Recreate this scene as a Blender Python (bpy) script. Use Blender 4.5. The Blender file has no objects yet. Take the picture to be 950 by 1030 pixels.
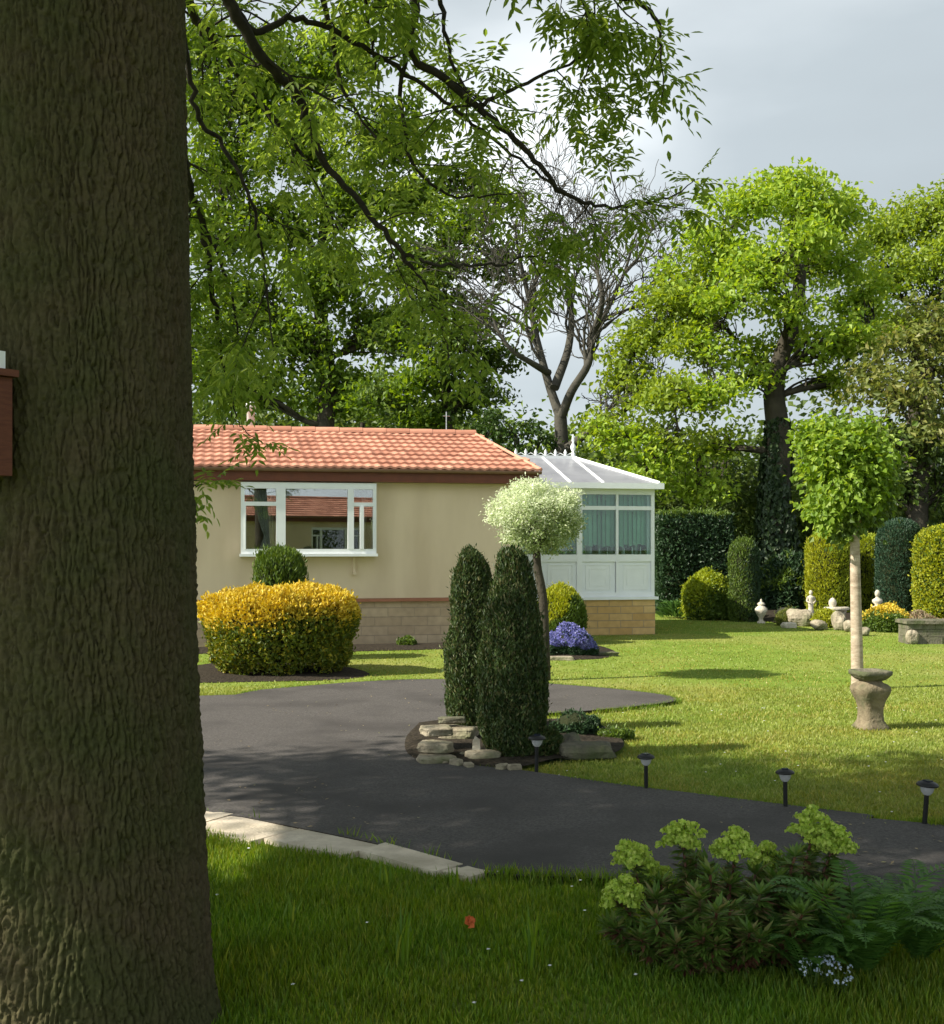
import bpy, math
import numpy as np
from mathutils import Vector
from mathutils.geometry import tessellate_polygon
R = math.radians
rng = np.random.default_rng(11)
scene = bpy.context.scene
C = scene.collection

# ------------------------------------------------------------------ camera
F = 1200.0; HZ = 550.0; EYE = 1.6          # focal length in px of a 950 px wide picture, horizon row, eye height
cam_d = bpy.data.cameras.new('camera'); cam = bpy.data.objects.new('camera', cam_d); C.objects.link(cam)
cam_d.sensor_fit = 'HORIZONTAL'; cam_d.sensor_width = 36; cam_d.lens = 36*F/950
cam_d.shift_y = (HZ-515)/950; cam_d.clip_end = 2000; cam_d.clip_start = .05
cam.location = (0, 0, EYE); cam.rotation_euler = (R(90), 0, 0)
scene.camera = cam

# ------------------------------------------------------------------ sun, sky, exposure
SUN_EL, SUN_AZ = 39.0, 17.0                 # elevation; direction the light travels, from +X towards +Y
SD = Vector((math.cos(R(SUN_AZ))*math.cos(R(SUN_EL)), math.sin(R(SUN_AZ))*math.cos(R(SUN_EL)), -math.sin(R(SUN_EL))))
KX, KY = SD.x/-SD.z, SD.y/-SD.z
sl = bpy.data.lights.new('sun', 'SUN'); sl.energy = 5.0; sl.angle = R(.5); sl.color = (1, .93, .8)
so = bpy.data.objects.new('sun', sl); C.objects.link(so)
so.rotation_euler = SD.to_track_quat('-Z', 'Y').to_euler(); so.location = (-20, -10, 30)
scene.view_settings.view_transform = 'Standard'; scene.view_settings.look = 'None'
scene.view_settings.exposure = .85; scene.view_settings.gamma = 1
scene.cycles.use_denoising = True
scene.cycles.max_bounces = 7; scene.cycles.transparent_max_bounces = 16
scene.cycles.diffuse_bounces = 3; scene.cycles.transmission_bounces = 5; scene.cycles.glossy_bounces = 3
w = bpy.data.worlds.new('World'); scene.world = w; w.use_nodes = True
nt = w.node_tree; N = nt.nodes; L = nt.links
bg = N['Background']; bg.inputs['Strength'].default_value = .1
sky = N.new('ShaderNodeTexSky'); sky.sky_type = 'NISHITA'; sky.sun_disc = False
sky.sun_elevation = R(SUN_EL); sky.sun_rotation = math.atan2(-SD.x, -SD.y) % (2*math.pi)
tc = N.new('ShaderNodeTexCoord')
mp = N.new('ShaderNodeMapping'); mp.inputs['Scale'].default_value = (1, 1, 2.6); mp.inputs['Location'].default_value = (.3, 0, .12)
L.new(tc.outputs['Generated'], mp.inputs['Vector'])
n1 = N.new('ShaderNodeTexNoise'); n1.inputs['Scale'].default_value = 2.2; n1.inputs['Detail'].default_value = 6; n1.inputs['Roughness'].default_value = .45
L.new(mp.outputs[0], n1.inputs['Vector'])
# bright rift in the cloud low over the trees
dt = N.new('ShaderNodeVectorMath'); dt.operation = 'DOT_PRODUCT'
rv = Vector((.055, 1, .30)).normalized(); dt.inputs[1].default_value = rv
nm = N.new('ShaderNodeVectorMath'); nm.operation = 'NORMALIZE'; L.new(tc.outputs['Generated'], nm.inputs[0]); L.new(nm.outputs[0], dt.inputs[0])
mr = N.new('ShaderNodeMapRange'); mr.inputs['From Min'].default_value = .985; mr.inputs['From Max'].default_value = 1.0; mr.interpolation_type = 'SMOOTHSTEP'
L.new(dt.outputs['Value'], mr.inputs['Value'])
ad = N.new('ShaderNodeMath'); ad.operation = 'MULTIPLY_ADD'; ad.inputs[1].default_value = .17
L.new(mr.outputs[0], ad.inputs[0]); L.new(n1.outputs['Fac'], ad.inputs[2])
cr = N.new('ShaderNodeValToRGB'); e = cr.color_ramp.elements
e[0].position = .30; e[0].color = (.30, .335, .352, 1); e[1].position = .78; e[1].color = (.72, .75, .76, 1)
m_ = e.new(.48); m_.color = (.335, .375, .395, 1)
m_ = e.new(.60); m_.color = (.42, .46, .48, 1)
L.new(ad.outputs[0], cr.inputs['Fac'])
sc_ = N.new('ShaderNodeVectorMath'); sc_.operation = 'SCALE'; sc_.inputs['Scale'].default_value = 10
L.new(cr.outputs['Color'], sc_.inputs[0])
sx_ = N.new('ShaderNodeSeparateXYZ'); L.new(nm.outputs[0], sx_.inputs[0])
zr = N.new('ShaderNodeMapRange'); zr.inputs['From Min'].default_value = .38; zr.inputs['From Max'].default_value = .8; zr.inputs['To Min'].default_value = 10; zr.inputs['To Max'].default_value = 4.6  # unseen upper sky dimmed to weaken skylight in the shaded areas
L.new(sx_.outputs[2], zr.inputs['Value']); L.new(zr.outputs[0], sc_.inputs['Scale'])
mx = N.new('ShaderNodeMix'); mx.data_type = 'RGBA'; mx.inputs['Factor'].default_value = .93
L.new(sky.outputs['Color'], mx.inputs['A']); L.new(sc_.outputs[0], mx.inputs['B'])
d2 = N.new('ShaderNodeVectorMath'); d2.operation = 'DOT_PRODUCT'; d2.inputs[1].default_value = Vector((-.55, -.80, .30)).normalized(); L.new(nm.outputs[0], d2.inputs[0])  # added bright sky patch behind the camera, soft fill for the house fronts
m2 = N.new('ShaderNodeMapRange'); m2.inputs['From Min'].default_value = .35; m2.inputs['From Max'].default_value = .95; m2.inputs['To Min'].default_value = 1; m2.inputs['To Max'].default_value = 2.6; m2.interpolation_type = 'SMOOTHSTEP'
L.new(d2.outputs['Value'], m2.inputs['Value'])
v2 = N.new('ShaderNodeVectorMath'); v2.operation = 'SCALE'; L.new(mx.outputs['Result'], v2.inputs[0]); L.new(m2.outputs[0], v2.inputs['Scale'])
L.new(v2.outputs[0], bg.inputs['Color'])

# ------------------------------------------------------------------ helpers
def P(px, py, Y): return np.array([(px-475)/F*Y, Y, EYE+(HZ-py)/F*Y])
def G(px, py, z=0.):
    Y = (EYE-z)*F/(py-HZ); return np.array([(px-475)/F*Y, Y, z])

def mat(name): 
    m = bpy.data.materials.new(name); m.use_nodes = True; m.node_tree.nodes.clear()
    o = m.node_tree.nodes.new('ShaderNodeOutputMaterial')
    return m, m.node_tree.nodes, m.node_tree.links, o

def surf(name, c1, c2=None, scale=8, rough=.8, bump=0, bscale=None, spec=.3, stretch=(1,1,1), c3=None, s3=.8, metal=0, coord='Object'):
    m, N, L, o = mat(name)
    p = N.new('ShaderNodeBsdfPrincipled'); p.inputs['Roughness'].default_value = rough; p.inputs['Metallic'].default_value = metal
    p.inputs['Specular IOR Level'].default_value = spec
    L.new(p.outputs[0], o.inputs['Surface'])
    t = N.new('ShaderNodeTexCoord'); mp = N.new('ShaderNodeMapping'); mp.inputs['Scale'].default_value = stretch
    L.new(t.outputs[coord], mp.inputs['Vector'])
    if c2 is None: p.inputs['Base Color'].default_value = (*c1, 1)
    else:
        n = N.new('ShaderNodeTexNoise'); n.inputs['Scale'].default_value = scale; n.inputs['Detail'].default_value = 7; n.inputs['Roughness'].default_value = .62
        L.new(mp.outputs[0], n.inputs['Vector'])
        r = N.new('ShaderNodeValToRGB'); r.color_ramp.elements[0].position = .33; r.color_ramp.elements[1].position = .67
        r.color_ramp.elements[0].color = (*c1, 1); r.color_ramp.elements[1].color = (*c2, 1)
        L.new(n.outputs['Fac'], r.inputs['Fac']); last = r.outputs['Color']
        if c3 is not None:
            n3 = N.new('ShaderNodeTexNoise'); n3.inputs['Scale'].default_value = s3; n3.inputs['Detail'].default_value = 4
            L.new(mp.outputs[0], n3.inputs['Vector'])
            r3 = N.new('ShaderNodeMapRange'); r3.inputs['From Min'].default_value = .45; r3.inputs['From Max'].default_value = .68
            L.new(n3.outputs['Fac'], r3.inputs['Value'])
            mx = N.new('ShaderNodeMix'); mx.data_type = 'RGBA'; L.new(r3.outputs[0], mx.inputs['Factor'])
            L.new(last, mx.inputs['A']); mx.inputs['B'].default_value = (*c3, 1); last = mx.outputs['Result']
        L.new(last, p.inputs['Base Color'])
    if bump:
        nb = N.new('ShaderNodeTexNoise'); nb.inputs['Scale'].default_value = bscale or scale*4; nb.inputs['Detail'].default_value = 5
        L.new(mp.outputs[0], nb.inputs['Vector'])
        b = N.new('ShaderNodeBump'); b.inputs['Strength'].default_value = 1; b.inputs['Distance'].default_value = bump
        L.new(nb.outputs['Fac'], b.inputs['Height']); L.new(b.outputs[0], p.inputs['Normal'])
    return m

def leafm(name, ca, cb, cc=None, trans=.35, rough=.5, spec=.35, patch=0):
    """leaf material: each leaf takes its own tint between the given colours, and lets some light through"""
    m, N, L, o = mat(name)
    g = N.new('ShaderNodeNewGeometry'); r = N.new('ShaderNodeValToRGB'); e = r.color_ramp.elements
    e[0].color = (*ca, 1); e[1].color = (*cb, 1)
    if cc is not None:
        e[1].position = .7; k = e.new(1.0); k.color = (*cc, 1)
    L.new(g.outputs['Random Per Island'], r.inputs['Fac'])
    p = N.new('ShaderNodeBsdfPrincipled'); p.inputs['Roughness'].default_value = rough; p.inputs['Specular IOR Level'].default_value = spec
    t = N.new('ShaderNodeBsdfTranslucent'); x = N.new('ShaderNodeMixShader'); x.inputs[0].default_value = trans
    col = r.outputs[0]
    if patch:
        t0 = N.new('ShaderNodeTexCoord'); n0 = N.new('ShaderNodeTexNoise'); n0.inputs['Scale'].default_value = .9; n0.inputs['Detail'].default_value = 5; n0.inputs['Roughness'].default_value = .6
        L.new(t0.outputs['Object'], n0.inputs['Vector']); mr = N.new('ShaderNodeMapRange'); mr.inputs['From Min'].default_value = .35; mr.inputs['From Max'].default_value = .68
        L.new(n0.outputs['Fac'], mr.inputs['Value']); xc = N.new('ShaderNodeMix'); xc.data_type = 'RGBA'; xc.blend_type = 'MULTIPLY'
        L.new(mr.outputs[0], xc.inputs['Factor']); L.new(col, xc.inputs['A']); xc.inputs['B'].default_value = (1.3, .93, .9, 1); col = xc.outputs['Result']
        n1 = N.new('ShaderNodeTexNoise'); n1.inputs['Scale'].default_value = 3.1; n1.inputs['Detail'].default_value = 3; L.new(t0.outputs['Object'], n1.inputs['Vector'])
        m1 = N.new('ShaderNodeMapRange'); m1.inputs['To Min'].default_value = .65; m1.inputs['To Max'].default_value = 1.35; L.new(n1.outputs['Fac'], m1.inputs['Value'])
        vs = N.new('ShaderNodeVectorMath'); vs.operation = 'SCALE'; L.new(col, vs.inputs[0]); L.new(m1.outputs[0], vs.inputs['Scale']); col = vs.outputs[0]
    hs = N.new('ShaderNodeHueSaturation'); hs.inputs['Hue'].default_value = .485; hs.inputs['Saturation'].default_value = 1.1; hs.inputs['Value'].default_value = 1.5
    L.new(col, p.inputs['Base Color']); L.new(col, hs.inputs['Color']); L.new(hs.outputs[0], t.inputs['Color'])
    L.new(p.outputs[0], x.inputs[1]); L.new(t.outputs[0], x.inputs[2]); L.new(x.outputs[0], o.inputs['Surface'])
    return m

class MB:
    def __init__(s): s.V=[]; s.Fc=[]; s.n=0
    def add(s, V, faces, mi=0, smooth=False):
        V = np.asarray(V, float).reshape(-1, 3)
        for f in (faces if isinstance(faces, list) and len(faces) and isinstance(faces[0], np.ndarray) and faces[0].ndim==2 else [np.asarray(faces)]):
            f = np.asarray(f)
            if f.size == 0: continue
            k = np.full(len(f), mi) if np.isscalar(mi) else np.asarray(mi)
            s.Fc.append((f+s.n, k, smooth))
        s.V.append(V); s.n += len(V)
    def box(s, a, b, mi=0):
        x0,y0,z0 = a; x1,y1,z1 = b
        V = [(x0,y0,z0),(x1,y0,z0),(x1,y1,z0),(x0,y1,z0),(x0,y0,z1),(x1,y0,z1),(x1,y1,z1),(x0,y1,z1)]
        s.add(V, np.array([(0,3,2,1),(4,5,6,7),(0,1,5,4),(1,2,6,5),(2,3,7,6),(3,0,4,7)]), mi)
    def prism(s, sec, p0, p1, mi=0, smooth=False):
        """loft a closed section list of 3-D points from p0 offset to p1 offset"""
        sec = np.asarray(sec, float); n = len(sec)
        V = np.vstack([sec+np.asarray(p0), sec+np.asarray(p1)])
        i = np.arange(n); q = np.stack([i, (i+1)%n, (i+1)%n+n, i+n], 1)
        s.add(V, q, mi, smooth)
        s.poly([tuple(v) for v in V[:n][::-1]], mi); s.poly([tuple(v) for v in V[n:]], mi)
    def poly(s, pts, mi=0):
        pts = [Vector(p) for p in pts]; t = tessellate_polygon([pts])
        s.add(np.array([tuple(p) for p in pts]), np.array(t), mi)
    def tube(s, pts, rad, sides=8, mi=0, cap=True, smooth=True):
        pts = np.asarray(pts, float); rad = np.asarray(rad, float)*np.ones(len(pts)); n = len(pts)
        t = np.gradient(pts, axis=0); t /= np.linalg.norm(t, axis=1)[:, None]+1e-9
        ref = np.array([0, 0, 1.]) if abs(t[:, 2]).mean() < .8 else np.array([1., 0, 0])
        a = np.cross(t, ref); a /= np.linalg.norm(a, axis=1)[:, None]+1e-9; b = np.cross(t, a)
        ph = np.arange(sides)/sides*2*np.pi
        V = pts[:, None]+rad[:, None, None]*(np.cos(ph)[None, :, None]*a[:, None]+np.sin(ph)[None, :, None]*b[:, None])
        i, j = np.meshgrid(np.arange(n-1), np.arange(sides), indexing='ij'); j2 = (j+1)%sides
        q = np.stack([i*sides+j, i*sides+j2, (i+1)*sides+j2, (i+1)*sides+j], -1).reshape(-1, 4)
        s.add(V.reshape(-1, 3), q, mi, smooth)
        if cap:
            for k in (0, n-1):
                c = np.vstack([V[k], pts[k][None]]); m = sides
                f = np.stack([np.arange(m), (np.arange(m)+1)%m, np.full(m, m)], 1)
                s.add(c, f[:, ::-1] if k else f, mi)
    def lathe(s, prof, c=(0,0,0), sides=16, mi=0, square=0, smooth=True, sx=1, sy=1):
        prof = np.asarray(prof, float); ph = (np.arange(sides)+.5)/sides*2*np.pi
        cx, cy = np.cos(ph), np.sin(ph)
        if square:
            k = (np.abs(cx)**square+np.abs(cy)**square)**(-1/square); cx, cy = cx*k, cy*k
        V = np.stack([prof[:, 0][:, None]*cx*sx, prof[:, 0][:, None]*cy*sy, prof[:, 1][:, None]*np.ones(sides)], -1)+np.asarray(c)
        n = len(prof); i, j = np.meshgrid(np.arange(n-1), np.arange(sides), indexing='ij'); j2 = (j+1)%sides
        q = np.stack([i*sides+j, i*sides+j2, (i+1)*sides+j2, (i+1)*sides+j], -1).reshape(-1, 4)
        s.add(V.reshape(-1, 3), q, mi, smooth)
        s.add(V[0][::-1], np.arange(sides)[None, :], mi); s.add(V[-1], np.arange(sides)[None, :], mi)
    def leaves(s, c, d, n, ln, wd, mi=0, fold=.25):
        """one folded leaf (two triangles) at each centre c along d with face normal n"""
        c = np.asarray(c); m = len(c)
        d = d/(np.linalg.norm(d, axis=1)[:, None]+1e-9); sd = np.cross(d, n); sd /= np.linalg.norm(sd, axis=1)[:, None]+1e-9
        up = np.cross(sd, d); ln = (np.ones(m)*ln)[:, None]; wd = (np.ones(m)*wd)[:, None]
        V = np.stack([c-d*ln*.5, c+sd*wd*.5+up*wd*fold-d*ln*.05, c+d*ln*.5, c-sd*wd*.5+up*wd*fold-d*ln*.05], 1).reshape(-1, 3)
        b = np.arange(m)*4; T = np.empty((2*m, 3), int)
        T[0::2] = np.stack([b, b+1, b+2], 1); T[1::2] = np.stack([b, b+2, b+3], 1)
        s.add(V, T, mi if np.isscalar(mi) else np.repeat(mi, 2))
    def lance(s, c, d, n, ln, wd, mi=0):
        """slim pointed leaflets of six points"""
        c = np.asarray(c); m = len(c); d = d/np.linalg.norm(d, axis=1)[:, None]; sd = np.cross(d, n); sd /= np.linalg.norm(sd, axis=1)[:, None]+1e-9; up = np.cross(sd, d)
        ln = (np.ones(m)*ln)[:, None]; wd = (np.ones(m)*wd)[:, None]*.5; a = c-d*ln*.22; b = c+d*ln*.12; u = up*wd*.3
        V = np.stack([c-d*ln*.5, a+sd*wd+u, b+sd*wd*.9+u, c+d*ln*.5-up*ln*.06, b-sd*wd*.9+u, a-sd*wd+u], 1).reshape(-1, 3); i = np.arange(m)*6
        s.add(V, [np.stack([i, i+1, i+2, i+3], 1), np.stack([i, i+3, i+4, i+5], 1)], mi)
    def build(s, name, mats, parent=None, origin=(0,0,0)):
        V = np.vstack(s.V)-np.asarray(origin, float)
        st=[]; tot=[]; lp=[]; mi=[]; sm=[]; off=0
        for f, k, smooth in s.Fc:
            kk = f.shape[1]; st.append(off+np.arange(len(f))*kk); tot.append(np.full(len(f), kk)); lp.append(f.reshape(-1)); off += f.size
            mi.append(k); sm.append(np.full(len(f), smooth))
        st=np.concatenate(st); tot=np.concatenate(tot); lp=np.concatenate(lp); mi=np.concatenate(mi); sm=np.concatenate(sm)
        me = bpy.data.meshes.new(name); me.vertices.add(len(V)); me.vertices.foreach_set('co', V.astype(np.float32).ravel())
        me.loops.add(len(lp)); me.loops.foreach_set('vertex_index', lp.astype(np.int32))
        me.polygons.add(len(st)); me.polygons.foreach_set('loop_start', st.astype(np.int32)); me.polygons.foreach_set('loop_total', tot.astype(np.int32))
        for m in (mats if isinstance(mats, (list, tuple)) else [mats]): me.materials.append(m)
        me.polygons.foreach_set('material_index', mi.astype(np.int32)); me.polygons.foreach_set('use_smooth', sm.astype(bool))
        me.update(calc_edges=True); me.validate()
        o = bpy.data.objects.new(name, me); C.objects.link(o)
        if parent is not None: o.parent = parent
        else: o.location = tuple(float(v) for v in origin)
        return o

def tag(o, label, cat, group=None, kind=None):
    if label: o['label'] = label
    if cat: o['category'] = cat
    if group: o['group'] = group
    if kind: o['kind'] = kind
    return o
def empty(name, loc, label, cat, rz=0, group=None):
    o = bpy.data.objects.new(name, None); C.objects.link(o); o.location = tuple(float(v) for v in loc); o.rotation_euler = (0, 0, rz)
    o.empty_display_size = .1
    return tag(o, label, cat, group)
def unit(n):
    v = rng.normal(size=(n, 3)); return v/np.linalg.norm(v, axis=1)[:, None]
def smooth_line(p, k=6):
    p = np.asarray(p, float); q = np.vstack([2*p[0]-p[1], p, 2*p[-1]-p[-2]]); out = []
    for i in range(1, len(q)-2):
        for t in np.arange(k)/k:
            out.append(.5*((2*q[i])+(q[i+1]-q[i-1])*t+(2*q[i-1]-5*q[i]+4*q[i+1]-q[i+2])*t*t+(3*q[i]-3*q[i+1]+q[i+2]-q[i-1])*t**3))
    out.append(q[-2]); return np.array(out)
def inside(poly, x, y):
    r = np.zeros(len(x), bool); n = len(poly)
    for i in range(n):
        x0, y0 = poly[i][:2]; x1, y1 = poly[i-1][:2]
        c = ((y0 > y) != (y1 > y)) & (x < (x1-x0)*(y-y0)/((y1-y0) or 1e-9)+x0); r ^= c
    return r
_ns = rng.normal(size=(24, 3)); _np = rng.uniform(0, 6.28, 24)
def nz(p, s):
    """cheap smooth noise about -1..1"""
    p = np.asarray(p)*s; v = 0; 
    for k in range(12):
        v = v+np.sin(p@_ns[k]*(1+.35*k/4)+_np[k])*(1/(1+.15*k))
    return v/3.2

# ------------------------------------------------------------------ materials
M = {}
M['lawn'] = surf('lawn', (.13,.20,.028), (.19,.265,.045), 1.7, 1.0, .012, 90, .05, c3=(.25,.26,.07), s3=.42)
M['wild_ground'] = surf('wild_ground', (.035,.06,.015), (.06,.10,.022), 2.0, .9, .02, 20, .15)
M['tarmac'] = surf('tarmac', (.056,.052,.049), (.125,.115,.108), 70, .85, .006, 200, .2, c3=(.062,.057,.054), s3=1.3)
M['kerb'] = surf('kerb', (.48,.41,.32), (.66,.58,.46), 9, .9, .006, 60, .2, c3=(.38,.33,.24), s3=2.3)
M['soil'] = surf('soil', (.020,.016,.011), (.050,.040,.028), 22, .95, .03, 30, .15)
M['stone'] = surf('stone', (.20,.17,.12), (.40,.35,.26), 9, .9, .02, 22, .2, c3=(.13,.14,.07), s3=3)
M['pale_stone'] = surf('pale_stone', (.42,.37,.29), (.62,.57,.46), 12, .9, .01, 40, .2)
M['dark_stone'] = surf('dark_stone', (.09,.085,.065), (.20,.18,.13), 9, .9, .015, 30, .2, c3=(.07,.09,.035), s3=4)
M['cast_stone'] = surf('cast_stone', (.13,.105,.068), (.26,.215,.14), 14, .9, .012, 40, .2, c3=(.09,.09,.05), s3=7)
M['white'] = surf('white', (.74,.76,.76), (.80,.82,.82), 3, .38, 0, None, .5)
M['white_panel'] = surf('white_panel', (.72,.75,.77), (.78,.8,.81), 3, .4, 0, None, .5)
M['render'] = surf('render', (.66,.53,.375), (.71,.575,.41), .9, .9, .003, 160, .15, stretch=(1,1,.3), c3=(.59,.465,.32), s3=1.6)
M['brown'] = surf('brown', (.12,.034,.016), (.16,.045,.02), 6, .5, 0, None, .4)
M['brown_trim'] = surf('brown_trim', (.30,.12,.07), (.36,.15,.09), 6, .6)
M['gutter'] = surf('gutter', (.19,.11,.075), (.24,.14,.10), 6, .5)
M['black_plastic'] = surf('black_plastic', (.012,.012,.012), (.02,.02,.02), 10, .4)
M['steel'] = surf('steel', (.5,.5,.5), (.6,.6,.6), 10, .35, metal=1)
M['flue'] = surf('flue', (.62,.60,.57), (.72,.70,.66), 5, .6)
M['polycarb'] = surf('polycarb', (.20,.205,.23), (.27,.275,.30), 3, .35, 0, None, .5)
M['interior'] = surf('interior', (.10,.085,.07), (.14,.12,.10), 2, .9)
M['teal'] = surf('teal', (.34,.58,.42), (.42,.68,.52), 4, .8)
M['net'] = surf('net', (.55,.55,.53), (.7,.7,.68), 6, .9)
M['birdbox'] = surf('birdbox', (.10,.03,.016), (.15,.05,.025), 12, .6, .001, 60, stretch=(1,1,8))
M['twig'] = surf('twig', (.02,.017,.012), (.045,.038,.026), 20, .9, .003, 60)
M['bark_far'] = surf('bark_far', (.03,.026,.018), (.065,.056,.038), 3, .9, .03, 9)
M['bark_bare'] = surf('bark_bare', (.040,.037,.029), (.08,.074,.058), 2, .9, .02, 9)
M['bark_pale'] = surf('bark_pale', (.26,.20,.14), (.50,.42,.32), 9, .9, .004, 40, stretch=(1,1,3))
M['red_leaf'] = surf('red_leaf', (.5,.10,.03), (.6,.16,.04), 30, .7)

# grass blades and leaf kinds
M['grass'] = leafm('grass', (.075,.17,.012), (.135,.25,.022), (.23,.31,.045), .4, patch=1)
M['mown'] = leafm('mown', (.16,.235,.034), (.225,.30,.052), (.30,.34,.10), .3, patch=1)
M['ash'] = leafm('ash', (.12,.20,.032), (.20,.29,.05), (.29,.38,.075), .62)
M['canopy'] = leafm('canopy', (.06,.12,.015), (.10,.18,.02), None, .3)
M['green_tree'] = leafm('green_tree', (.075,.14,.014), (.14,.22,.024), (.20,.29,.035), .5)
M['dark_tree'] = leafm('dark_tree', (.03,.065,.012), (.06,.11,.018), None, .3)
M['oak'] = leafm('oak', (.19,.31,.03), (.29,.40,.045), (.38,.47,.07), .45)
M['oak2'] = leafm('oak2', (.17,.25,.026), (.27,.35,.04), None, .45)
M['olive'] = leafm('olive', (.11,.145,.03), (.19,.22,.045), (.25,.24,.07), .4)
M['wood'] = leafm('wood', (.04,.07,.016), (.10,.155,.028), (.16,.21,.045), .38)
M['ivy'] = leafm('ivy', (.012,.03,.010), (.035,.06,.018), None, .1)
M['topiary'] = leafm('topiary', (.022,.045,.012), (.06,.10,.022), (.13,.12,.05), .2)
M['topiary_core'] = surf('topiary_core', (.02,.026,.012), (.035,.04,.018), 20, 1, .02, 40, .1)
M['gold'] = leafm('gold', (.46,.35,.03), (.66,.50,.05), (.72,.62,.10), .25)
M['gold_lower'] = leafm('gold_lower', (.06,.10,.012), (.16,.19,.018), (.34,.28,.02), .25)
M['lime'] = leafm('lime', (.20,.27,.016), (.36,.40,.03), None, .3)
M['lime_conifer'] = leafm('lime_conifer', (.22,.27,.014), (.36,.38,.022), (.42,.42,.03), .3)
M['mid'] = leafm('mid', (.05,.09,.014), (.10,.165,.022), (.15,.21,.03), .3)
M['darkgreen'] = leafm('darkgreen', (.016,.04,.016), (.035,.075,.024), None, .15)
M['bluegreen'] = leafm('bluegreen', (.02,.055,.028), (.045,.09,.045), None, .15)
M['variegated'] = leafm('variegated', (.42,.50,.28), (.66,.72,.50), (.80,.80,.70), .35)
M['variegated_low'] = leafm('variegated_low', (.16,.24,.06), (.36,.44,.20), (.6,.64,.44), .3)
M['maple'] = leafm('maple', (.13,.23,.025), (.22,.33,.04), (.33,.43,.065), .45)
M['blue_flower'] = leafm('blue_flower', (.13,.12,.36), (.22,.22,.52), (.40,.40,.66), .25)
M['pink_mix'] = leafm('pink_mix', (.25,.20,.12), (.35,.25,.16), (.14,.18,.04), .25)
M['euph_leaf'] = leafm('euph_leaf', (.07,.15,.022), (.14,.22,.04), (.24,.20,.08), .3)
M['euph_red'] = leafm('euph_red', (.10,.04,.025), (.16,.07,.04), (.12,.11,.05), .2)
M['euph_flower'] = leafm('euph_flower', (.28,.42,.055), (.44,.56,.09), (.56,.64,.16), .35)
M['fern'] = leafm('fern', (.05,.13,.022), (.10,.21,.035), None, .35)
M['white_petal'] = leafm('white_petal', (.75,.75,.78), (.8,.8,.8), None, .2)
M['pale_blue'] = leafm('pale_blue', (.38,.46,.60), (.5,.56,.66), (.66,.7,.72), .2)
M['hosta'] = leafm('hosta', (.06,.14,.035), (.12,.22,.06), None, .3)

def glass_mat(name, refl, tint=(.9,.95,.93)):
    m, N, L, o = mat(name)
    t = N.new('ShaderNodeBsdfTransparent'); t.inputs[0].default_value = (*tint, 1)
    g = N.new('ShaderNodeBsdfGlossy'); g.inputs['Roughness'].default_value = .004
    lw = N.new('ShaderNodeFresnel'); lw.inputs[0].default_value = 1.5
    a = N.new('ShaderNodeMath'); a.operation = 'ADD'; a.inputs[1].default_value = refl; L.new(lw.outputs[0], a.inputs[0])
    x = N.new('ShaderNodeMixShader'); L.new(a.outputs[0], x.inputs[0]); L.new(t.outputs[0], x.inputs[1]); L.new(g.outputs[0], x.inputs[2])
    L.new(x.outputs[0], o.inputs['Surface']); return m
M['glass'] = glass_mat('glass', .22)
M['glass_clear'] = glass_mat('glass_clear', .05, (.85,.95,.92))

def brick_mat(name, c1, c2, mortar, bw=.225, bh=.075, sc=1.):
    m, N, L, o = mat(name)
    p = N.new('ShaderNodeBsdfPrincipled'); p.inputs['Roughness'].default_value = .9; L.new(p.outputs[0], o.inputs['Surface'])
    t = N.new('ShaderNodeTexCoord'); s = N.new('ShaderNodeSeparateXYZ'); cb = N.new('ShaderNodeCombineXYZ'); L.new(t.outputs['Object'], s.inputs[0])
    a = N.new('ShaderNodeMath'); a.operation = 'ADD'; L.new(s.outputs[0], a.inputs[0]); L.new(s.outputs[1], a.inputs[1])
    L.new(a.outputs[0], cb.inputs[0]); L.new(s.outputs[2], cb.inputs[1])
    b = N.new('ShaderNodeTexBrick'); b.inputs['Scale'].default_value = 1; b.inputs['Brick Width'].default_value = bw; b.inputs['Row Height'].default_value = bh
    b.inputs['Mortar Size'].default_value = .006; b.inputs['Color1'].default_value = (*c1,1); b.inputs['Color2'].default_value = (*c2,1); b.inputs['Mortar'].default_value = (*mortar,1)
    L.new(cb.outputs[0], b.inputs['Vector'])
    n = N.new('ShaderNodeTexNoise'); n.inputs['Scale'].default_value = 9; n.inputs['Detail'].default_value = 6; L.new(t.outputs['Object'], n.inputs['Vector'])
    mr = N.new('ShaderNodeMapRange'); mr.inputs['To Min'].default_value = .7; mr.inputs['To Max'].default_value = 1.25; L.new(n.outputs['Fac'], mr.inputs['Value'])
    v = N.new('ShaderNodeVectorMath'); v.operation = 'SCALE'; L.new(b.outputs['Color'], v.inputs[0]); L.new(mr.outputs[0], v.inputs['Scale'])
    L.new(v.outputs[0], p.inputs['Base Color'])
    bp = N.new('ShaderNodeBump'); bp.inputs['Distance'].default_value = .01; bp.invert = True; L.new(b.outputs['Fac'], bp.inputs['Height']); L.new(bp.outputs[0], p.inputs['Normal'])
    return m
M['brick'] = brick_mat('brick', (.50,.31,.11), (.62,.42,.18), (.34,.26,.16), .44, .13)
M['brick_dull'] = brick_mat('brick_dull', (.42,.31,.20), (.50,.38,.25), (.36,.28,.19), .44, .15)

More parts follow.
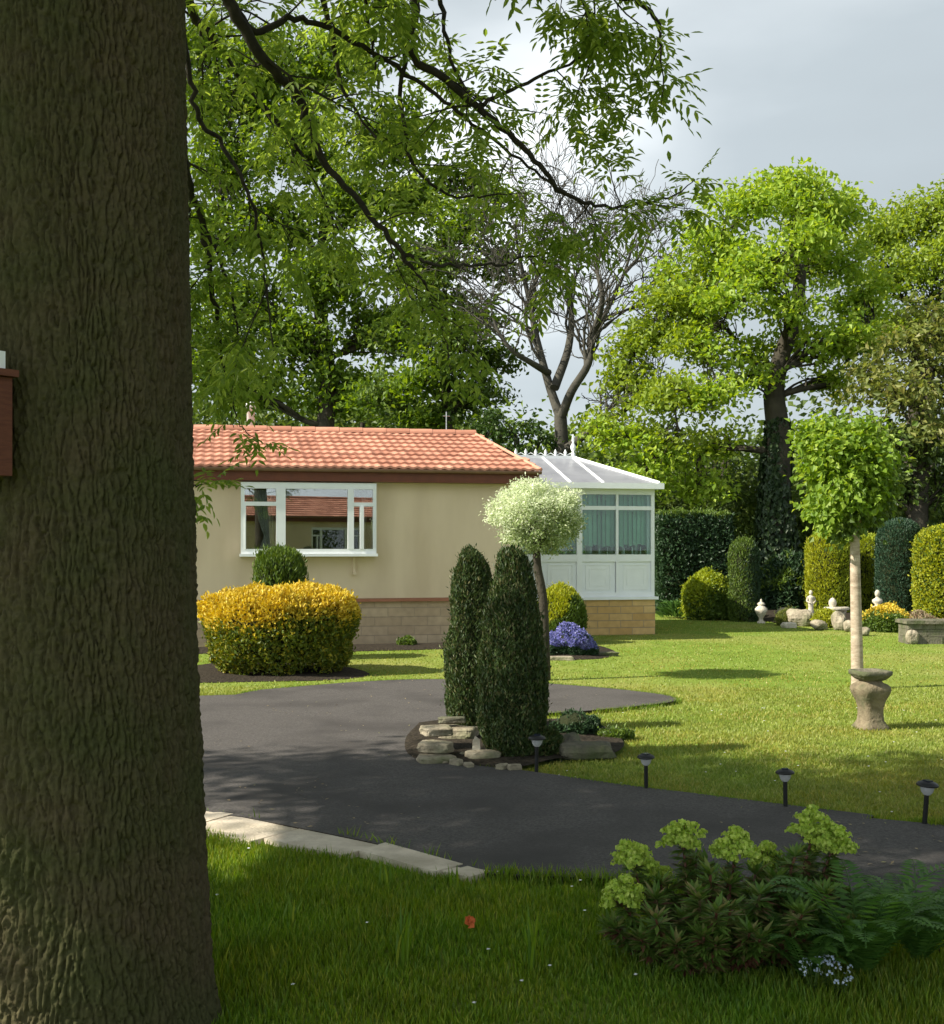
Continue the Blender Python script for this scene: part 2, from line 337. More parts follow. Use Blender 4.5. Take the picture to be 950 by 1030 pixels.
def tile_mat():
    m, N, L, o = mat('roof_tile')
    p = N.new('ShaderNodeBsdfPrincipled'); p.inputs['Roughness'].default_value = .75; L.new(p.outputs[0], o.inputs['Surface'])
    g = N.new('ShaderNodeNewGeometry'); t = N.new('ShaderNodeTexCoord')
    r = N.new('ShaderNodeValToRGB'); r.color_ramp.elements[0].color = (.37,.155,.095,1); r.color_ramp.elements[1].color = (.58,.275,.18,1)
    L.new(g.outputs['Random Per Island'], r.inputs['Fac'])
    n = N.new('ShaderNodeTexNoise'); n.inputs['Scale'].default_value = 5; n.inputs['Detail'].default_value = 8; L.new(t.outputs['Object'], n.inputs['Vector'])
    mr = N.new('ShaderNodeMapRange'); mr.inputs['To Min'].default_value = .72; mr.inputs['To Max'].default_value = 1.25; L.new(n.outputs['Fac'], mr.inputs['Value'])
    v = N.new('ShaderNodeVectorMath'); v.operation = 'SCALE'; L.new(r.outputs['Color'], v.inputs[0]); L.new(mr.outputs[0], v.inputs['Scale'])
    L.new(v.outputs[0], p.inputs['Base Color']); return m
M['roof_tile'] = tile_mat()

def bark_mat():
    m, N, L, o = mat('ash_bark')
    p = N.new('ShaderNodeBsdfPrincipled'); p.inputs['Roughness'].default_value = .92; p.inputs['Specular IOR Level'].default_value = .15; L.new(p.outputs[0], o.inputs['Surface'])
    t = N.new('ShaderNodeTexCoord')
    at = N.new('ShaderNodeAttribute'); at.attribute_name = 'ridge'
    n = N.new('ShaderNodeTexNoise'); n.inputs['Scale'].default_value = 3.2; n.inputs['Detail'].default_value = 5; L.new(t.outputs['Object'], n.inputs['Vector'])
    n2 = N.new('ShaderNodeTexNoise'); n2.inputs['Scale'].default_value = 70; n2.inputs['Detail'].default_value = 6; L.new(t.outputs['Object'], n2.inputs['Vector'])
    r = N.new('ShaderNodeValToRGB'); r.color_ramp.elements[0].position=.35; r.color_ramp.elements[1].position=.65
    r.color_ramp.elements[0].color = (.078,.062,.034,1); r.color_ramp.elements[1].color = (.058,.060,.024,1); L.new(n.outputs['Fac'], r.inputs['Fac'])
    mr = N.new('ShaderNodeMapRange'); mr.inputs['To Min'].default_value = .6; mr.inputs['To Max'].default_value = 1.4; L.new(n2.outputs['Fac'], mr.inputs['Value'])
    v = N.new('ShaderNodeVectorMath'); v.operation = 'SCALE'; L.new(r.outputs['Color'], v.inputs[0]); L.new(mr.outputs[0], v.inputs['Scale'])
    L.new(v.outputs[0], p.inputs['Base Color'])
    b = N.new('ShaderNodeBump'); b.inputs['Distance'].default_value = .006; L.new(n2.outputs['Fac'], b.inputs['Height']); L.new(b.outputs[0], p.inputs['Normal'])
    return m
M['ash_bark'] = bark_mat()

# ------------------------------------------------------------------ ground, driveway, beds
DR_FAR = [(200,703),(260,697),(330,691),(390,687),(440,686),(500,687),(560,691),(620,696),(668,702),(681,706),(672,710),(630,715),(585,719),(540,722),(500,726),(460,728),(430,733),(416,748),(421,764),(445,770),(480,774),(520,779),(570,786),(640,796),(720,806),(800,816),(880,826),(950,836)]
DR_NEAR = [(1010,985),(950,945),(890,922),(800,906),(700,897),(600,891),(490,886),(440,872),(390,858),(340,847),(290,837),(245,828),(203,821)]
far = [G(*p)[:2] for p in DR_FAR]; near = [G(*p)[:2] for p in DR_NEAR]
drv = [(-14,17.2),(-6,13.1)]+[tuple(p) for p in far]+[(6.5,5.2),(9,4.6),(9,1.6),(4,3.1)]+[tuple(p) for p in near]+[(-3.2,8.3),(-6,10.4),(-14,14.4)]
drv_s = smooth_line([(a,b,0) for a,b in drv], 3)[:, :2]
def slab(name, poly, z0, z1, mats, closed=True):
    mb = MB(); pts = [(float(x), float(y), z1) for x, y in poly]; mb.poly(pts, 0)
    n = len(pts); V = np.array(pts+[(x, y, z0) for x, y, _ in pts]); i = np.arange(n)
    mb.add(V, np.stack([i, (i+1)%n, (i+1)%n+n, i+n], 1), len(mats)-1)
    return mb.build(name, mats)
g = MB(); g.add([(-400,-400,-.012),(400,-400,-.012),(400,400,-.012),(-400,400,-.012)], np.array([(0,1,2,3)]))
tag(g.build('ground', M['wild_ground']), 'rough green ground beneath the trees', 'ground', kind='structure')
lawn = [(-16,-12),(16,-12),(16,21),(11,22.5),(9.2,22.2),(7.8,22.6),(6.6,24.6),(5.4,27.6),(4.2,28.8),(3,28.8),(-16,28.8)]
lw = slab('lawn', lawn, -.02, 0, [M['lawn'], M['soil']]); tag(lw, 'mown sunlit garden lawn', 'lawn', kind='structure')
DZ = .035
tag(slab('driveway', drv_s, -.01, DZ, [M['tarmac'], M['soil']]), 'dark tarmac driveway curving through the garden', 'driveway', kind='structure')
# paved kerb along the near edge of the drive, laid as separate flags in one strip
kn = [np.array(p) for p in [(-5.9,10.15),(-3.1,8.05)]]+[p for p in near[::-1] if True][0:7]
kl = smooth_line([(a,b,0) for a,b in kn], 8)[:, :2]
tn = np.gradient(kl, axis=0); tn /= np.linalg.norm(tn, axis=1)[:, None]; nn = np.stack([tn[:,1], -tn[:,0]], 1)
seg = np.concatenate([[0], np.cumsum(np.linalg.norm(np.diff(kl, axis=0), axis=1))])
mb = MB(); s0 = 0; tot = seg[-1]; k = 0
while s0 < tot-.1:
    ln = rng.uniform(.42, .62); s1 = min(s0+ln, tot)
    def at(s, o):
        return np.array([np.interp(s, seg, kl[:,0])+o*np.interp(s, seg, nn[:,0]), np.interp(s, seg, kl[:,1])+o*np.interp(s, seg, nn[:,1])])
    taper = np.interp(s1, [0, tot-1.2, tot], [1, 1, .35]); wdt = .35*taper*rng.uniform(.975, 1.025)
    q = [at(s0+.006, -.03), at(s0+.006, wdt), at((s0+s1)/2, wdt+rng.uniform(-.02,.02)), at(s1-.006, wdt), at(s1-.006, -.03), at((s0+s1)/2, -.03+rng.uniform(-.012,.012))]
    h = .036+rng.uniform(-.006, .006); top = [(a[0], a[1], h+rng.uniform(-.003,.003)) for a in q]
    V = np.array(top+[(a[0], a[1], 0.) for a in q]); n = 6; i = np.arange(n)
    mb.add(V, np.stack([i+n, (i+1)%n+n, (i+1)%n, i], 1)); mb.poly(top); s0 = s1
tag(mb.build('kerb', M['kerb']), 'pale stone kerb strip between driveway and grass', 'kerb', kind='structure')
tpr = np.interp(seg, [0, tot-1.2, tot], [1, .95, .3])[:, None]; kerb_poly = np.vstack([kl-.03*nn, (kl+.33*tpr*nn)[::-1]])

def bed(name, px, label, dome=.05, world=None, edge=.006):
    pts = np.array(world if world is not None else [G(*p)[:2] for p in px]); pl = smooth_line(np.vstack([pts, pts[:1]])@np.array([[1,0,0],[0,1,0]]), 4)[:-1, :2]
    c = pl.mean(0); mb = MB(); rings = []
    for k, f in enumerate([1, .93, .8, .6, .35, .1]):
        r = c+(pl-c)*f; z = dome*(1-f**3)+edge+ (0.012*nz(np.c_[r, np.zeros(len(r))], 9) if k else 0)
        rings.append(np.c_[r, z*np.ones(len(r))])
    V = np.vstack(rings); n = len(pl)
    i, j = np.meshgrid(np.arange(5), np.arange(n), indexing='ij'); j2 = (j+1)%n
    mb.add(V, np.stack([i*n+j, i*n+j2, (i+1)*n+j2, (i+1)*n+j], -1).reshape(-1, 4), 0, True); mb.poly([tuple(v) for v in rings[-1]])
    tag(mb.build(name, M['soil']), label, 'flower bed', kind='structure'); return pl
beds = [bed('flower_bed', [(422,731),(408,748),(416,767),(470,774),(520,777),(560,768),(612,764),(628,752),(606,734),(560,727),(500,730),(450,728)], 'dark soil bed around the two dark conifers', .03, edge=.038)]
beds.append(bed('flower_bed', [(540,650),(590,648),(618,655),(610,662),(570,664),(540,662)], 'small soil bed under the purple mound', .06))
beds.append(bed('flower_bed', [(180,672),(250,664),(330,668),(372,678),(340,684),(260,686),(180,686)], 'dark soil bed under the golden shrub', .03))
beds.append(bed('flower_bed', None, 'long raised border at the back of the lawn', .12, world=[(5.6,27.4),(6.6,24.9),(7.6,23.1),(9.0,22.2),(11.5,22.0),(16,21),(16,30),(4,31),(4.6,28.4)]))

# ------------------------------------------------------------------ grass
def blades(x, y, h, wd, m, name, label, z=0., lean=.5):
    n = len(x); c = np.c_[x, y, np.full(n, z)]; a = rng.uniform(0, 2*np.pi, n); b = rng.uniform(0, 2*np.pi, n)
    sdv = np.c_[np.cos(a), np.sin(a), np.zeros(n)]*wd[:, None]*.5; tip = c+np.c_[np.cos(b)*h*lean*rng.uniform(.2,1,n), np.sin(b)*h*lean*rng.uniform(.2,1,n), h]
    mid = (c*.55+tip*.45)+np.c_[np.zeros((n,2)), h*.12]
    V = np.stack([c-sdv, c+sdv, mid+sdv*.8, mid-sdv*.8, tip], 1).reshape(-1, 3); i = np.arange(n)*5
    mb = MB(); mb.add(V, [np.stack([i, i+1, i+2, i+3], 1), np.stack([i+3, i+2, i+4], 1)])
    o = mb.build(name, m); tag(o, label, 'grass', kind='stuff'); return o
def scatter(n, y0, y1, margin=.4, pw=1.):
    y = y0+(y1-y0)*rng.random(n)**pw; x = (rng.random(n)*2-1)*(y*.40+margin); return x, y
def keep_lawn(x, y):
    k = ~inside(drv_s, x, y) & ~inside(kerb_poly, x, y)
    for b in beds: k &= ~inside(b, x, y)
    return k
x, y = scatter(150000, 3.2, 6.9); k = keep_lawn(x, y); x, y = x[k], y[k]
pn = nz(np.c_[x, y, x*0], 2.2)
h = (.032+.028*rng.random(len(x))+.02*np.clip(pn, -1, 1)); h = np.clip(h, .016, .10)
long_ = rng.random(len(x)) < .02; h[long_] *= 1.5
blades(x, y, h, rng.uniform(.004, .008, len(x)), M['grass'], 'grass', 'long shaded grass in the foreground')
x, y = scatter(170000, 6.6, 13.5, .3, 1.3); k = keep_lawn(x, y); x, y = x[k], y[k]
blades(x, y, rng.uniform(.012, .032, len(x)), rng.uniform(.006, .011, len(x)), M['mown'], 'grass', 'short mown grass on the sunlit lawn', lean=.9)
x, y = scatter(70000, 13.5, 28.5, .3); k = keep_lawn(x, y) & inside(lawn, x, y); x, y = x[k], y[k]
blades(x, y, rng.uniform(.010, .024, len(x)), rng.uniform(.010, .016, len(x)), M['mown'], 'grass', 'distant mown grass towards the house', lean=.9)

e_ = np.vstack([drv_s, drv_s[:1]]); dd_ = np.linalg.norm(np.diff(e_, axis=0), axis=1); m_ok = (e_[:-1,1] < 15)&(e_[:-1,1] > 2)&(np.abs(e_[:-1,0]) < 5.5)
seg_i = rng.choice(len(dd_), 26000, p=dd_*m_ok/(dd_*m_ok).sum()); t_ = rng.random(26000)[:,None]; q_ = e_[seg_i]*(1-t_)+e_[seg_i+1]*t_+rng.normal(0,.022,(26000,2))
kk_ = (nz(np.c_[q_, q_[:,0]*0], 6) > -.35) & ~inside(kerb_poly, q_[:,0], q_[:,1]); 
for b_e in beds: kk_ &= ~inside(b_e, q_[:,0], q_[:,1])
q_ = q_[kk_]; sc_h = np.where(q_[:,1] < 6.9, 1.5, .9); blades(q_[:,0], q_[:,1], rng.uniform(.03,.065,len(q_))*sc_h, rng.uniform(.005,.009,len(q_)), M['grass'], 'grass', 'ragged grass fringing the driveway edge', lean=.8)
lx, ly = scatter(1500, 4.5, 14, .2); lk = inside(drv_s, lx, ly); lx, ly = lx[lk], ly[lk]; ed = nz(np.c_[lx, ly, lx*0], 1.6) > .15; lx, ly = lx[ed], ly[ed]; ln_ = len(lx)
mb = MB(); mb.leaves(np.c_[lx, ly, np.full(ln_, DZ+.006)], unit(ln_)*np.array([1,1,.15]), unit(ln_)*.3+np.array([0,0,1]), rng.uniform(.012,.04,ln_), rng.uniform(.008,.018,ln_), fold=.1)
tag(mb.build('leaf_litter', leafm('litter', (.16,.12,.06), (.28,.22,.12), (.20,.22,.06), .1)), 'fallen scraps of leaf and blossom on the tarmac', 'leaf litter', kind='stuff')
# ------------------------------------------------------------------ bungalow
def box_part(name, boxes, m, parent):
    mb = MB()
    for a, b in boxes: mb.box(a, b)
    return mb.build(name, m, parent)
PITCH = R(15.0)
def tiled_slope(mb, x0, x1, y_e, z_e, run, sgn=1, hip_r=.0, hip_l=0.):
    """pantile slope rising from the eaves at y_e; separate tiles, wavy across, stepped up the slope"""
    tw = .30; nt_ = int(round((x1-x0)/tw)); tw = (x1-x0)/nt_; nr = 9; cl = run/nr; sp = math.tan(PITCH)
    for r in range(nr):
        d0, d1 = r*cl-.03, (r+1)*cl
        for t in range(nt_):
            xa = x0+t*tw; xb = xa+tw
            lim_r = x1-hip_r*(r+.5)/nr; lim_l = x0+hip_l*(r+.5)/nr
            if (xa+xb)/2 > lim_r or (xa+xb)/2 < lim_l: continue
            u = np.linspace(0, 1, 11); wv = .020*np.abs(np.sin(u*2*np.pi))**.7*np.sign(np.sin(u*2*np.pi)+1e-6)*.5+.012
            wv = .019*(.5+.5*np.cos(u*4*np.pi))
            j = rng.uniform(-.003, .003); X = xa+u*tw
            lo = np.c_[X, np.full(11, y_e+sgn*d0), z_e+d0*sp+.036+wv+j]; hi = np.c_[X, np.full(11, y_e+sgn*d1), z_e+d1*sp+wv*.8+j]
            bt = lo-np.array([0, 0, .034]); V = np.vstack([lo, hi, bt]); i = np.arange(10)
            up = np.stack([i, i+1, i+12, i+11], 1); fr = np.stack([i+22, i+23, i+1, i], 1)
            mb.add(V, np.vstack([up, fr]) if sgn > 0 else np.vstack([up, fr])[:, ::-1], 0)
def bungalow(loc, rz, x0, depth, label, win, has_bay=True, name='bungalow'):
    """local frame: x along the front (0 = right end, negative to the left), y into the house, z up"""
    b = empty(name, loc, label, 'bungalow', rz)
    ov = .16; eave = 2.84; zc = .76
    wx0, wx1, wz0, wz1 = win
    # walls as separate slabs around the window opening
    box_part('wall', [((x0,0,zc),(wx0,.16,2.80)), ((wx1,0,zc),(0,.16,2.80)), ((wx0,0,zc),(wx1,.16,wz0)), ((wx0,0,wz1),(wx1,.16,2.80)),
                      ((-.16,.16,zc),(0,depth,2.80)), ((x0,.16,zc),(x0+.16,depth,2.80)), ((x0+.16,depth-.16,zc),(-.16,depth,2.80))], M['render'], b)
    box_part('skirt', [((x0+.03,.03,0),(-.03,.13,zc-.05))], M['brick_dull'], b)
    box_part('base_trim', [((x0,-.03,zc-.055),(.02,.05,zc-.003))], M['brown_trim'], b)
    box_part('room', [((x0+.2,1.6,zc),(-.2,1.66,2.78)), ((x0+.2,.2,zc+.02),(-.2,1.6,zc+.06)), ((x0+.2,.2,2.7),(-.2,1.6,2.74))], M['interior'], b)
    box_part('fascia', [((x0-.2,-ov-.02,eave-.19),(.28,-ov,eave+.02)), ((x0-.2,-ov,eave-.19),(.26,-.002,eave-.17)), ((.26,-ov,eave-.19),(.28,depth+.2,eave+.02)), ((.002,0,eave-.19),(.26,depth,eave-.17))], M['brown'], b)
    gt = MB(); ph = np.linspace(math.pi, 2*math.pi, 9); sec = [(0, -ov-.075+.05*math.cos(a), eave+.01+.05*math.sin(a)) for a in ph]+[(0, -ov-.075+.043*math.cos(a), eave+.012+.043*math.sin(a)) for a in ph[::-1]]
    gt.prism(sec, (x0-.25,0,0), (.30,0,0)); gt.build('gutter', M['gutter'], b)
    half = depth/2+ov+.05
    rf = MB(); tiled_slope(rf, x0-.25, .30, -ov-.06, eave+.02, half, 1, hip_r=.42)
    rf.box((x0-.2, -ov, eave+.0), (.2, depth+ov, eave+.03))
    tiled_slope(rf, x0-.25, .30, depth+ov+.06, eave+.02, half, -1, hip_r=.42)
    rz_ = eave+.02+half*math.tan(PITCH); ym = -ov-.06+half
    rf.add([(.30,-ov-.06,eave+.05),(.30,depth+ov+.06,eave+.05),(-.12,ym,rz_+.03)], np.array([(0,1,2)]))
    rf_o = rf.build('roof', M['roof_tile'], b)
    rd = MB(); xx = x0-.25
    while xx < -.15:
        ph = np.linspace(0, math.pi, 9); sec = [(0, ym+.13*math.cos(a), rz_-.01+.10*math.sin(a)) for a in ph]
        rd.prism(sec, (xx,0,rng.uniform(-.004,.004)), (min(xx+.44, -.1),0,.008)); xx += .445
    # verge capping down the sloped right edge
    rd.tube([(-.12,ym,rz_+.03),(.30,-ov-.05,eave+.045)], .03, 8); rd.build('ridge_tiles', M['roof_tile'], rf_o)
    # bay window
    W = empty('window', (0,0,0), None, None); W.parent = b
    py = -.20 if has_bay else -.01; w0, w1 = wx0, wx1; fr = MB(); T = .055; yb = py+.07
    def bar(xa, xb, za, zb, d=0.): fr.box((xa, py-d, za), (xb, yb+.001*d, zb))
    fw = w1-w0; xa1 = w0+fw*.265; xa2 = w0+fw*.315; xb1 = w0+fw*.785; xb2 = w0+fw*.83
    bar(w0, w1, wz0, wz0+.075); bar(w0, w1, wz1-.085, wz1); bar(w0, w0+T, wz0+.075, wz1-.085); bar(w1-T, w1, wz0+.075, wz1-.085)
    bar(xa1-.02, xa2+.02, wz0+.075, wz1-.085, .012); bar(xb1, xb2, wz0+.075, wz1-.085, .012)
    zt = wz1-.36
    bar(w0+T, xa1-.02, zt, zt+.065, .004); bar(xb2, w1-T, zt, zt+.065, .004)
    ow = [(xb2+.01, zt)]
    bar(w0+T, w0+T+.022, wz0+.075, zt, .01); bar(xb2+.10, xb2+.16, wz0+.075, zt, .03)
    for xe in (w0, w1-.05): fr.box((xe, yb, wz0+.01), (xe+.05, .1, wz1-.01))
    fr.box((w0-.02, py-.04, wz0-.045), (w1+.02, .05, wz0)); fr.box((w0-.005, py-.005, wz1), (w1+.005, .05, wz1+.012))
    fr.build('window_frame', M['white'], W)
    pn = MB(); pn.box((w0+T-.01, py+.03, wz0+.06), (w1-T+.01, py+.034, wz1-.07)); pn.build('pane', M['glass'], W)
    if has_bay:
        xs = np.linspace(0, 1, 40)
        for side, (ca, cb) in enumerate([(w0+.07, xa1-.03), (xb2+.15, w1-.07)]):
            cu = MB()
            for zz in np.linspace(wz0+.08, wz1-.1, 14)[:-1]:
                dz = (wz1-.18-wz0)/13; f0 = (zz-wz0)/(wz1-wz0); wid = .35+.65*abs(f0-.25)**.8
                for k2, s2 in ((0, 1),):
                    f1 = (zz+dz-wz0)/(wz1-wz0); wid1 = .35+.65*abs(f1-.25)**.8
                    xa_ = (ca+(cb-ca)*wid*xs) if side else (cb-(cb-ca)*wid*xs); xb_ = (ca+(cb-ca)*wid1*xs) if side else (cb-(cb-ca)*wid1*xs)
                    V = np.vstack([np.c_[xa_, .03+.02*np.sin(xs*40), np.full(40, zz)], np.c_[xb_, .03+.02*np.sin(xs*40), np.full(40, zz+dz)]]); i = np.arange(39)
                    cu.add(V, np.stack([i, i+1, i+41, i+40], 1), 0, True)
            cu.build('net_curtain', M['net'], W)
        box_part('waste_pipe', [((w1-.36,-.04,wz0-.32),(w1-.32,0,wz0-.05)), ((w1-.37,-.10,wz0-.34),(w1-.31,0,wz0-.30))], M['render'], b)
    return b, rz_, ym
HR = R(12)
HO = np.array([.81, 19.98, 0]); U = np.array([math.cos(HR), math.sin(HR), 0]); Vv = np.array([-math.sin(HR), math.cos(HR), 0])
def HL(x, y, z=0.): return HO+U*x+Vv*y+np.array([0,0,z])
b, rzz, ymm = bungalow(HO, HR, -9.6, 6.3, 'cream bungalow with a pink-orange tiled roof and white bay window', (-4.60, -2.45, 1.49, 2.61))
mb = MB(); mb.lathe([(.075,rzz-.3),(.075,rzz+.42),(.095,rzz+.43),(.095,rzz+.55),(.06,rzz+.58)], (-4.35, ymm+.45, 0), 14); mb.build('flue_pipe', M['flue'], b)
mb = MB(); mb.tube([(-.55,ymm+.6,rzz-.3),(-.55,ymm+.6,rzz+.5)], .012, 6); mb.tube([(-.62,ymm+.6,rzz+.42),(-.48,ymm+.6,rzz+.42)], .008, 6); mb.build('aerial', M['steel'], b)
b2, _, _ = bungalow((3.2, -10.6, 0), R(180-4), -9.0, 6.3, 'neighbouring cream bungalow seen only as a reflection in the bay window glass', (-5.2, -3.0, 1.2, 2.4), False)

# ------------------------------------------------------------------ conservatory
cons = empty('conservatory', HL(0, 1.25), 'white conservatory with green vertical blinds on a yellow brick base', 'conservatory', HR)
CW, CD = 2.86, 3.7
dw = MB()
for a, b_ in [((.02,0,0),(CW,.2,.64)), ((CW-.2,.2,0),(CW,CD,.64)), ((.02,CD-.2,0),(CW-.2,CD,.64))]: dw.box(a, b_)
dw.build('dwarf_wall', M['brick'], cons)
box_part('sill', [((0,-.05,.64),(CW+.05,.22,.69)), ((CW-.22,.22,.64),(CW+.05,CD,.69))], M['white'], cons)
def side_frame(length, xf):
    """frame, panels and panes of one side; xf maps (s, depth, z) to local coordinates"""
    fr = MB()
    def bx(m_, s0, s1, d0, d1, z0, z1):
        a = xf(s0, d0, z0); b_ = xf(s1, d1, z1); m_.box([min(p,q) for p,q in zip(a,b_)], [max(p,q) for p,q in zip(a,b_)])
    nb = max(2, int(round(length/.70))); wv = length/nb
    for i in range(nb+1):
        s = length-i*wv; thick = .13 if i in (0, nb) else (.10 if i%2==0 else .045)
        bx(fr, max(0,s-thick/2), min(length,s+thick/2), .03, .11, .69, 2.62)
    for z0, z1, d in [(.69,.77,.035), (1.33,1.46,.035), (2.27,2.34,.04), (2.55,2.66,.02)]: bx(fr, 0, length, d, .105, z0, z1)
    for i in range(nb):
        s = length-(i+1)*wv; pa = MB(); mo = MB(); bx(pa, s+.03, s+wv-.03, .06, .09, .75, 1.35)
        for ins, dd in [(.12,.050),(.19,.052)]:
            t = .016
            for q in [(s+ins, s+wv-ins, .70+ins, .70+ins+t), (s+ins, s+wv-ins, 1.40-ins-t, 1.40-ins)]: bx(mo, q[0], q[1], dd, .062, q[2], q[3])
            for q in [(s+ins, s+ins+t), (s+wv-ins-t, s+wv-ins)]: bx(mo, q[0], q[1], dd, .0605, .70+ins+t, 1.40-ins-t)
        bx(mo, s+.115, s+wv-.115, .0585, .0625, .815, 1.285)
        po = pa.build('panel', M['white_panel'], frame_e); mo.build('moulding', M['white'], po)
        g1 = MB(); bx(g1, s+.02, s+wv-.02, .066, .072, 1.44, 2.28); g1.build('pane', M['glass_clear'], frame_e)
        g2 = MB(); bx(g2, s+.02, s+wv-.02, .066, .072, 2.32, 2.57); g2.build('pane', M['glass_clear'], frame_e)
    fr.build('window_frame', M['white'], frame_e)
frame_e = empty('glazing', (0,0,0), None, None); frame_e.parent = cons
side_frame(CW, lambda s, d, z: (s, d, z))
side_frame(CD-.13, lambda s, d, z: (CW-d, s+.12, z))
side_frame(CW-.12, lambda s, d, z: (s, CD-d, z))
# vertical blinds hanging inside
bl = MB()
for side in range(2):
    n_ = int((CW if side==0 else CD-.3)/.085)
    for i in range(n_):
        s = .06+i*.085; a = rng.uniform(-.25, .25)+.5; zb = 1.62+rng.uniform(-.05,.03); hw = .052
        if side == 0: p = np.array([s+.03, .24]); dx = np.array([math.cos(a), math.sin(a)])*hw
        else: p = np.array([CW-.24, s+.25]); dx = np.array([math.sin(a), math.cos(a)])*hw
        V = [(p[0]-dx[0], p[1]-dx[1], zb), (p[0]+dx[0], p[1]+dx[1], zb), (p[0]+dx[0], p[1]+dx[1], 2.58), (p[0]-dx[0], p[1]-dx[1], 2.58)]
        bl.add(V, np.array([(0,1,2,3)]))
bl.build('vertical_blinds', M['teal'], cons)
ch = MB()
for i in range(16): 
    s = .3+i*.16; ch.box((s, .36, 1.18), (s+.02, .38, 1.60))
ch.build('slatted_rail', M['white'], cons)
# roof
ez = 2.72; rx = 1.86; ry = CD/2; rz2 = 3.31; ox = .06
rf = MB(); A=(-.02,-ox,ez); B=(CW+ox,-ox,ez); Cc=(CW+ox,CD+ox,ez); D=(-.02,CD+ox,ez); E=(-.02,ry,rz2); Fp=(rx,ry,rz2)
rf.add([A,B,Fp,E], np.array([(0,1,2,3)])); rf.add([B,Cc,Fp], np.array([(0,1,2)])); rf.add([Cc,D,E,Fp], np.array([(0,1,2,3)]))
sol = rf.build('roof', M['polycarb'], cons); md = sol.modifiers.new('s', 'SOLIDIFY'); md.thickness = .03; md.offset = 1
bars = MB()
def gbar(p, q, w=.03):
    p = np.array(p)+[0,0,.03]; q = np.array(q)+[0,0,.03]; bars.tube([p, q], w, 4, smooth=False)
for x_ in (0.03, .62, 1.24): gbar((x_,-ox,ez), (x_,ry,rz2)); gbar((x_,CD+ox,ez), (x_,ry,rz2))
gbar((1.86,-ox,ez), Fp); gbar((1.86,CD+ox,ez), Fp); gbar(B, Fp, .045); gbar(Cc, Fp, .045)
for f in (.25,.5,.75): gbar((CW+ox, -ox+(CD+2*ox)*f, ez), Fp)
bars.box((-.05, ry-.06, rz2), (rx+.05, ry+.06, rz2+.07)); bars.build('glazing_bars', M['white'], sol)
eb = MB(); eb.box((-.02,-ox-.09,ez-.07), (CW+ox+.06,-ox,ez+.035)); eb.box((CW+ox,-ox,ez-.07), (CW+ox+.06,CD+ox,ez+.035)); eb.box((-.02,-ox,ez-.06),(CW+ox,.12,ez-.02)); eb.box((CW-.12,.12,ez-.06),(CW+ox,CD,ez-.02))
eb.build('gutter', M['white'], cons)
fi = MB(); z_ = rz2+.06
fi.lathe([(.04,0),(.045,.06),(.02,.09),(.05,.15),(.055,.2),(.018,.27),(.03,.32),(.008,.44)], (rx, ry, z_), 10)
fi.build('finial', M['white'], sol)
crs = MB()
for i in range(9):
    xx = .1+i*.2; crs.lathe([(.015,0),(.02,.04),(.035,.075),(.004,.14)], (xx, ry, z_), 6); crs.tube([(xx,ry,z_+.01),(xx+.1,ry,z_+.06),(xx+.2,ry,z_+.01)], .009, 5)
crs.build('ridge_cresting', M['white'], sol)
#dp = MB(); dp.tube([(CW+.05,-.10,ez-.06),(CW+.03,-.02,ez-.25),(CW+.03,-.02,.1)], .03, 8); dp.build('downpipe', M['white'], cons)

